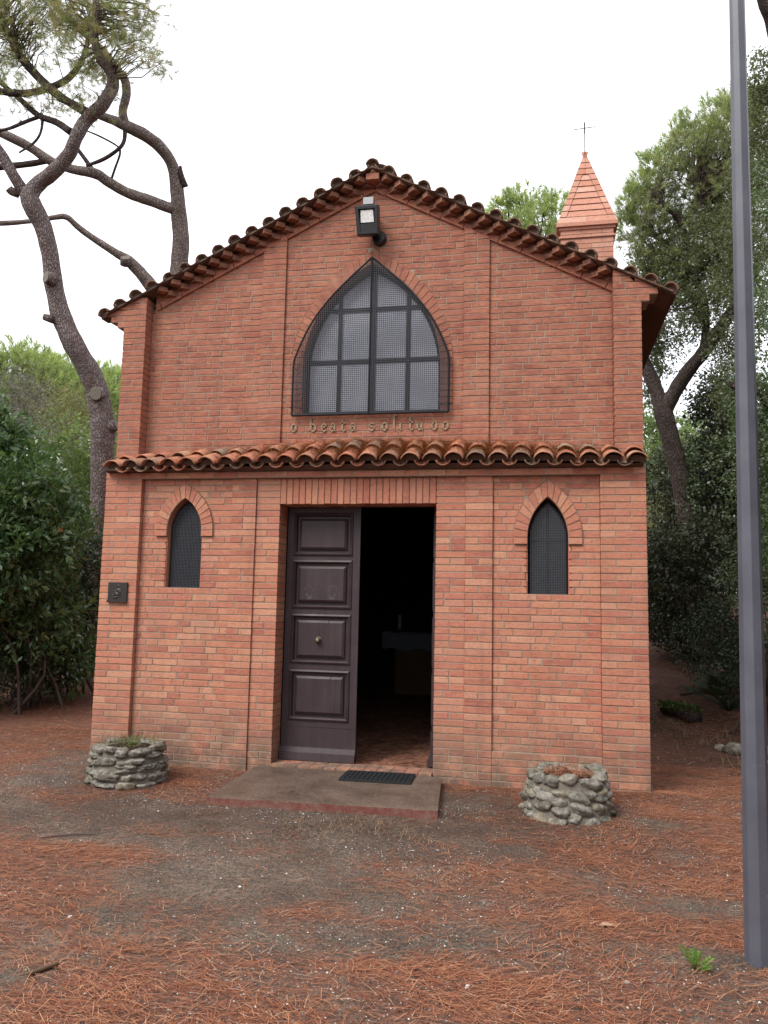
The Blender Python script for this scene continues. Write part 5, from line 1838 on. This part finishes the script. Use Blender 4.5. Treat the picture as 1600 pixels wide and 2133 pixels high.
shrub(ground_pt(1440, 1340, 16), 'dark thicket at the foot of the forked pine',
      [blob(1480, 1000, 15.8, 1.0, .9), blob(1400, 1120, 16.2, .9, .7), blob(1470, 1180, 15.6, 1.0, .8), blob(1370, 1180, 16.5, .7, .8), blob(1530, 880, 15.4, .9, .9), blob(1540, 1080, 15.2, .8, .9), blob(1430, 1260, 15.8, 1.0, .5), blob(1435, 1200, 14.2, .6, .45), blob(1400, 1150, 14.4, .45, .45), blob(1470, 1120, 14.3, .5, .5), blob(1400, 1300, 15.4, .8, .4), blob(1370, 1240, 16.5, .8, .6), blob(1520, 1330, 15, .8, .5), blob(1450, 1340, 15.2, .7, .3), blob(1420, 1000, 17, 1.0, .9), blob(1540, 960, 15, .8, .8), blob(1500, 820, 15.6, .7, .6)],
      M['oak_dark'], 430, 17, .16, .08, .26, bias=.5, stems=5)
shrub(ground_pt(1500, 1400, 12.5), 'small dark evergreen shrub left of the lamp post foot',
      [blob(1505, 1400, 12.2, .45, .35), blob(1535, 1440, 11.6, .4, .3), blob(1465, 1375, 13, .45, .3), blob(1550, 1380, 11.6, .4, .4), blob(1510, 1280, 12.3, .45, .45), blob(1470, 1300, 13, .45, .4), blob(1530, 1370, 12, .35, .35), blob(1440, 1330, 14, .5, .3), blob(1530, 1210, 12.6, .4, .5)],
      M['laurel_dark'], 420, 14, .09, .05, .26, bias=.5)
shrub(ground_pt(1380, 1330, 20), 'bright green bushes beyond the chapel corner',
      [blob(1365, 1000, 20, .9, 1.0), blob(1400, 920, 20.5, .9, .8), blob(1360, 1120, 20, .8, .7), blob(1450, 950, 20, .9, .8), blob(1350, 880, 21, .7, .6)],
      M['fresh'], 240, 14, .18, .10, .24, bias=.5)
shrub(ground_pt(1390, 1320, 18), 'brown and olive dry bush behind the forked trunk',
      [blob(1400, 1100, 18, .8, .6), blob(1440, 1130, 17.5, .7, .5), blob(1370, 1080, 18.5, .7, .6)],
      M['olive'], 260, 14, .18, .09, .16, bias=.5)
# ---- the wood that closes the clearing
wb_ = []
for k in range(26):
    t = k / 25
    a = -1.15 + 2.0 * t
    for r_, zc, rr_ in ((36, 1.6, 3.0), (34, 4.6, 2.6)):
        c = np.array([CAM[0] + r_ * math.sin(a), CAM[1] + r_ * math.cos(a), 0.0])
        c[2] = float(height(c[0], c[1])) + zc + rng.uniform(-.4, .4)
        wb_.append((c, rr_, rr_, 2.2, 6.0))
for k in range(16):                                # the wood comes close on the far side of the lamp post
    a = math.radians(52 + 6.0 * k)
    r_ = 8.5 + rng.uniform(-.6, 1.2)
    for zc in (1.2, 3.4, 5.6, 7.4):
        c = np.array([CAM[0] + r_ * math.sin(a), CAM[1] + r_ * math.cos(a), zc + rng.uniform(-.3, .3)])
        wb_.append((c, 1.4, 1.4, 1.4, 2.0))
for k in range(14):                                # woodland margin beside the clearing, both sides
    for a, r_ in ((math.radians(19 + 2.6 * k), 13.5 + rng.uniform(-.8, 2)), (math.radians(-43 - 2.2 * k), 14.5 + rng.uniform(-.8, 2))):
        for zc in (.7, 2.4, 4.2):
            c = np.array([CAM[0] + r_ * math.sin(a), CAM[1] + r_ * math.cos(a), 0.0])
            c[2] = float(height(c[0], c[1])) + zc + rng.uniform(-.3, .3)
            wb_.append((c, 1.0, 1.0, .95, 1.3))
for k in range(9):
    a = math.radians(-68 - 7 * k); r_ = 13
    for zc in (1.5, 4.0):
        c = np.array([CAM[0] + r_ * math.sin(a), CAM[1] + r_ * math.cos(a), zc + rng.uniform(-.3, .3)])
        wb_.append((c, 1.8, 1.8, 1.6, 3.0))
woods = bpy.data.objects.new('woods', None); bpy.data.objects.remove(woods)
tmp = empty('tmp', (0, 0, 0))
leaf_cloud('woods', M['oak'], tmp, wb_, 130, 16, .42, .20, .32, bias=.6)
wo = [o for o in tmp.children][0]; wo.parent = None
bpy.data.objects.remove(tmp)
tag(wo, 'dark evergreen wood closing the clearing behind everything', 'wood', kind='stuff')

# ---- dwarf palm, mossy log, rocks
pb_ = ground_pt(1518, 1470, 11.4)
pm_ = empty('palm', pb_, 'dwarf fan palm with stiff narrow leaflets near the mossy log', 'palm')
fr_ = []
for k in range(11):
    a = rng.uniform(0, 2 * math.pi); el = rng.uniform(.35, 1.1)
    L = rng.uniform(.30, .55)
    d = np.array([math.cos(a) * math.cos(el), math.sin(a) * math.cos(el), math.sin(el)])
    tip = np.array(pb_) + d * L
    mb = MB(); mb.tube([pb_, np.array(pb_) + d * L * .5 + np.array([0, 0, .03]), tip], [.012, .009, .007], 5); 
    n = 22
    side = unit(np.cross(d, np.array([0, 0, 1.0])))
    upv = np.cross(side, d)
    ang = np.linspace(-1.35, 1.35, n)
    dirs = np.cos(ang)[:, None] * d + np.sin(ang)[:, None] * side + .12 * upv + np.array([0, 0, -.18])
    dirs = unit(dirs)
    V = leaf_quads(np.repeat(tip[None], n, 0), dirs, np.repeat(upv[None], n, 0) + .3 * rand_dir(n), np.full(n, .30) * rng.uniform(.85, 1.1, n), np.full(n, .013))
    o = mb.build('stalk', M['palm'], pm_, smooth=True)
    link('frond', np_mesh('frond', V - np.array(W(o)), 4, rng.uniform(0, 1, n), M['palm']), None, o, W(o))
ra = ground_pt(1385, 1470, 11.6); rb_ = ground_pt(1448, 1512, 10.9)
lg = empty('mossy_log', ra, 'short moss covered log lying in the needles beyond the chapel corner', 'log')
mb = MB()
mb.tube([np.array(ra) + [0, 0, .06], (np.array(ra) + np.array(rb_)) / 2 + [0, .02, .09], np.array(rb_) + [0, 0, .07]], [.08, .10, .11], 12, .25, 3); mb.build('log', M['bark2'], lg, smooth=True)
q = np.linspace(0, 1, 1500)[:, None]
pos = (np.array(ra) + [0, 0, .1]) * (1 - q) + (np.array(rb_) + [0, 0, .13]) * q + rng.normal(size=(1500, 3)) * np.array([.06, .06, .025]) + np.array([0, 0, .03])
V = leaf_quads(pos, unit(rand_dir(1500) + [0, 0, 1.0]), rand_dir(1500), np.full(1500, .045), np.full(1500, .010))
link('moss', np_mesh('moss', V - np.array(W(lg)), 4, rng.uniform(0, 1, 1500), M['moss']), None, lg, W(lg))
for (px, py, D, s_, lab) in ((1535, 1585, 9.1, .13, 'grey boulder half sunk in needles left of the lamp post'), (1500, 1600, 9.3, .07, 'small mossy rock next to the grey boulder'), (1592, 1600, 9.0, .12, 'pale stone showing just past the lamp post')):
    p = ground_pt(px, py, D)
    o = link('rock', ROUND[2].copy(), None, None, (p[0], p[1], p[2] + s_ * .25), rot=(.2, .1, px), scale=(s_ * 1.3, s_, s_ * .7))
    tag(o, lab, 'rock')

# ---- the weed near the lamp post
wx, wy = 2.44, -3.42
we = empty('weed', (wx, wy, float(height(wx, wy))), 'small bright green seedling with paired leaflets by the lamp post', 'plant')
for k in range(7):
    a = k * 2.4 + .4; el = (.55, .95, 1.25, .75, 1.1, .4, 1.35)[k]; L = (.095, .11, .095, .085, .115, .07, .085)[k]
    d = np.array([math.cos(a) * math.cos(el), math.sin(a) * math.cos(el), math.sin(el)])
    b = np.array(W(we)); tip = b + d * L
    mb = MB(); mb.tube([b, (b + tip) / 2 + [0, 0, .012], tip], [.0022, .0018, .001], 4); o = mb.build('stalk', M['weed'], we, smooth=True)
    side = unit(np.cross(d, np.array([0, 0, 1.0]))); nrm = unit(np.cross(side, d))
    for q in range(4):
        s0 = b + d * L * (.42 + .18 * q)
        for sg in (-1, 1):
            dd = unit(side * sg * .9 + d * .6 + nrm * .1)
            V = leaf_quads(s0[None], dd[None], nrm[None], np.array([.029]), np.array([.0075]))
            link('leaf', np_mesh('leaf', V - np.array(W(o)), 4, [rng.random()], M['weed']), None, o, W(o))
# weeds and dead needles in the planters
tw_ = empty('weed', (-1.90, -.66, .30), 'tuft of green weeds and straw growing in the dark stone planter', 'plant')
n = 130
aa = rng.uniform(0, 6.28, n); r_ = rng.uniform(.0, .23, n)
pos = np.stack([-1.90 + r_ * np.cos(aa), -.66 + r_ * np.sin(aa), np.full(n, .285)], 1)
V = leaf_quads(pos, unit(rand_dir(n) * .8 + [0, 0, .9]), rand_dir(n), rng.uniform(.03, .09, n), rng.uniform(.002, .006, n))
o = link('blades', np_mesh('blades', V - np.array(W(tw_)), 4, rng.uniform(0, 1, n), M['fresh']), None, tw_, W(tw_)); o['kind'] = 'stuff'
n = 160
aa = rng.uniform(0, 6.28, n); r_ = rng.uniform(.0, .23, n)
pos = np.stack([-1.90 + r_ * np.cos(aa), -.66 + r_ * np.sin(aa), np.full(n, .29)], 1)
V = leaf_quads(pos, unit(rand_dir(n) + [0, 0, .5]), rand_dir(n), rng.uniform(.06, .14, n), np.full(n, .002))
o = link('straw', np_mesh('straw', V - np.array(W(tw_)), 4, rng.uniform(0, 1, n), M['strawgrass']), None, tw_, W(tw_)); o['kind'] = 'stuff'


# ------------------------------------------------------------------ litter: needles, chips, twigs
def strips(pos, ang, L, w, bend, pitch, tint, name, mat_):
    """curved flat needles: three-point strips"""
    n = len(pos)
    d = np.stack([np.cos(ang), np.sin(ang), pitch], 1); s = np.stack([-np.sin(ang), np.cos(ang), np.zeros(n)], 1)
    m = pos + d * (L * .5)[:, None] + s * (L * bend)[:, None]; m[:, 2] += L * .04
    e = pos + d * L[:, None]
    w = w[:, None]
    q1 = np.stack([pos - s * w, pos + s * w, m + s * w, m - s * w], 1)
    q2 = np.stack([m - s * w, m + s * w, e + s * w * .4, e - s * w * .4], 1)
    return np_mesh(name, np.concatenate([q1, q2]), 4, np.concatenate([tint, tint]), mat_)


def scatter(n, x0, x1, y0, y1, dens):
    X = rng.uniform(x0, x1, n); Y = rng.uniform(y0, y1, n)
    keep = rng.uniform(0, 1, n) < dens(X, Y)
    inside = (np.abs(X) < 2.70) & (Y > -.01)
    for (cx_, cy_, r_) in ((-1.905, -.66, .38), (1.955, -.72, .37)): inside |= (X - cx_) ** 2 + (Y - cy_) ** 2 < r_ ** 2
    inside |= (X > -.9) & (X < .96) & (Y > -1.22) & (Y < 0)
    keep &= ~inside
    return X[keep], Y[keep]


X1, Y1 = scatter(330000, -4.2, 5.2, -6.0, 1.5, lambda x, y: np.clip((littermask(x, y) - .25) * 1.5, .05, 1) * (.30 + .70 * sstep(.42, .60, fbm(x * 3, y * 5, 41))))
X2, Y2 = scatter(30000, -7, 9, 1.0, 10, lambda x, y: .15 + .75 * sstep(.45, .6, fbm(x * 1.2, y * 1.2, 91)))
X = np.concatenate([X1, X2]); Y = np.concatenate([Y1, Y2]); n = len(X)
far = np.concatenate([np.zeros(len(X1)), np.ones(len(X2))])
Zc = height(X, Y) + rng.uniform(.002, .014, n)
ang = rng.uniform(0, 2 * math.pi, n)
wave = (fbm(X * .9, Y * .9, 55) - .5) * 4
ang = np.where(rng.uniform(0, 1, n) < .45, wave + rng.normal(size=n) * .5, ang)
me = strips(np.stack([X, Y, Zc], 1), ang, rng.uniform(.05, .13, n) * (1 + far * .6), rng.uniform(.0007, .00135, n) * (1 + far * 2.2), rng.normal(size=n) * .045, rng.normal(size=n) * .05 + .01,
            np.clip(rng.beta(2, 2.6, n), 0, 1), 'fallen_needles', M['litter'])
tag(link('fallen_needles', me, None), 'rusty fallen pine needles strewn over the ground', 'pine needles', kind='stuff')
# needles lying on the ledge tiles
n = 15000
X = rng.normal(size=n) * 1.0 + .35; u = rng.beta(1.6, 1.3, n)
X = np.where(np.abs(X) > 2.4, rng.uniform(-2.2, 2.3, n), X)
col = np.floor((X + 2.545) / px_); frac = (X + 2.545) / px_ - col
X = -2.545 + (col + .5 + (frac - .5) * .9) * px_
zz = np.array([ledge_z(x) for x in X])
Z = zz[:, 1] + (zz[:, 0] - zz[:, 1]) * u * .93 + .055 + .03 * rng.uniform(0, 1, n) + .05 * np.abs(frac - .5) * 2
Y = -.15 + u * .44
me = strips(np.stack([X, Y, Z], 1), rng.uniform(0, 6.28, n), rng.uniform(.05, .11, n), rng.uniform(.0012, .0019, n), rng.uniform(-.2, .2, n), rng.normal(size=n) * .14, np.clip(rng.beta(2, 2.4, n), 0, 1), 'roof_needles', M['litter'])
tag(link('roof_needles', me, None), 'dry pine needles caught between the ledge tiles', 'pine needles', kind='stuff')
# chips of bark, gravel and white grit
X, Y = scatter(90000, -4.2, 5.2, -6.0, 2.0, lambda x, y: .15 + .85 * sstep(.45, .65, fbm(x * 1.7, y * 2.2, 61)))
n = len(X)
r_ = .0022 + .0115 * rng.beta(1.0, 8, n)
c = np.stack([X, Y, height(X, Y) + r_ * .35], 1)
oc = np.array([[1, 0, 0], [0, 1, 0], [-1, 0, 0], [0, -1, 0], [0, 0, .7]], float)
S = r_[:, None] * rng.uniform(.6, 1.5, (n, 3))
a = rng.uniform(0, 6.28, n)
vv = oc[None] * S[:, None, :]
vx = vv[..., 0] * np.cos(a)[:, None] - vv[..., 1] * np.sin(a)[:, None]; vy = vv[..., 0] * np.sin(a)[:, None] + vv[..., 1] * np.cos(a)[:, None]
vv = np.stack([vx, vy, vv[..., 2]], -1) + c[:, None, :]
tri = np.concatenate([vv[:, [0, 1, 4]], vv[:, [1, 2, 4]], vv[:, [2, 3, 4]], vv[:, [3, 0, 4]]])
tt = rng.beta(1.2, 1.5, n)
tag(link('gravel', np_mesh('gravel', tri, 3, np.tile(tt, 4), M['chip']), None), 'loose grit and pale chips scattered on the ground', 'gravel', kind='stuff')
# dry grass by the bank and scraped grass before the step
X, Y = scatter(5200, -.5, 1.1, -2.3, -1.3, lambda x, y: np.exp(-((x - .35) / .42) ** 2 - ((y + 1.68) / .25) ** 2) * .22)
X3, Y3 = scatter(5000, 3.2, 6.5, .5, 6, lambda x, y: .5 * sstep(.5, .6, fbm(x * 1.3, y * 1.3, 71)))
X = np.concatenate([X, X3]); Y = np.concatenate([Y, Y3]); n = len(X)
me = strips(np.stack([X, Y, height(X, Y)], 1), rng.uniform(0, 6.28, n), rng.uniform(.03, .09, n) * np.where(X > 2, 2.2, 1), rng.uniform(.0012, .0022, n) * np.where(X > 2, 1.8, 1), rng.uniform(-.2, .2, n), rng.uniform(.1, 1.2, n), rng.uniform(0, 1, n), 'dry_grass', M['strawgrass'])
tag(link('dry_grass', me, None), 'thin dry grass blades on bare soil and along the bank', 'grass', kind='stuff')
# a few larger fallen things
for (pts_, r_, lab) in (([(-.40, -4.20), (-.37, -4.13), (-.345, -4.07)], .009, 'short thick pale stick on the needles at the near left edge'),
                        ([(-1.56, -2.44), (-1.46, -2.33), (-1.36, -2.27), (-1.27, -2.24)], .005, 'thin dark crooked twig lying on grey dirt before the dark planter')):
    P = [(x, y, float(height(x, y)) + .012) for x, y in pts_]
    mb = MB(); mb.tube(*smooth_path(P, [r_, r_ * 1.1, r_ * .9, r_ * .6][:len(P)], 4), 7, .12)
    tag(mb.build('stick', M['wood'] if r_ > .006 else M['twig'], None, smooth=True, at_=P[0]), lab, 'stick')
M['white_stone'] = simple('white_pebble', (.55, .53, .49), .8, .3, nscale=60, amt=.3)
for (x, y, sx, lab) in ((1.447, -3.837, .017, 'oval white pebble at the bottom middle of the needle carpet'), (2.123, -3.598, .014, 'white pebble left of the green seedling'),
                        (-.60, -3.58, .015, 'broken white pebble at the left edge of the clearing')):
    me = ROUND[1].copy(); me.materials.clear()
    tag(link('pebble', me, M['white_stone'], None, (x, y, float(height(x, y)) + sx * .3), rot=(0, 0, x * 3), scale=(sx, sx * .6, sx * .5)), lab, 'pebble')
p = (2.093, -2.978, float(height(2.093, -2.978)))
n_ = 7
V = np.array([[(0, 0, 0), (.03, .028, .010), (.085, .018, .006), (.10, 0, .0), (.08, -.022, .008), (.03, -.026, .012)]]) + np.array([p[0] - .05, p[1], p[2] + .006])
o = link('fallen_leaf', np_mesh('fallen_leaf', V - np.array([p[0], p[1], p[2]]), 6, [.5], simple('dead_leaf', (.42, .26, .17), .8, .2)), None, None, p, rot=(0, 0, .15))
tag(o, 'single pale brown dead leaf lying flat on the rusty needles', 'leaf')

n = 500
aa = rng.uniform(0, 6.28, n); r_ = .2 * np.sqrt(rng.uniform(0, 1, n))
X, Y = 1.955 + r_ * np.cos(aa), -.72 + r_ * np.sin(aa)
z_ = float(height(1.955, -.72)) - .02 + .345 - .02
me = strips(np.stack([X, Y, z_ + rng.uniform(0, .035, n)], 1), rng.uniform(0, 6.28, n), rng.uniform(.05, .11, n), rng.uniform(.0010, .0016, n), rng.normal(size=n) * .05, rng.normal(size=n) * .12, rng.beta(2, 2.2, n), 'planter_needles', M['litter'])
tag(link('planter_needles', me, None), 'dead pine needles filling the pale cobble planter', 'pine needles', kind='stuff')
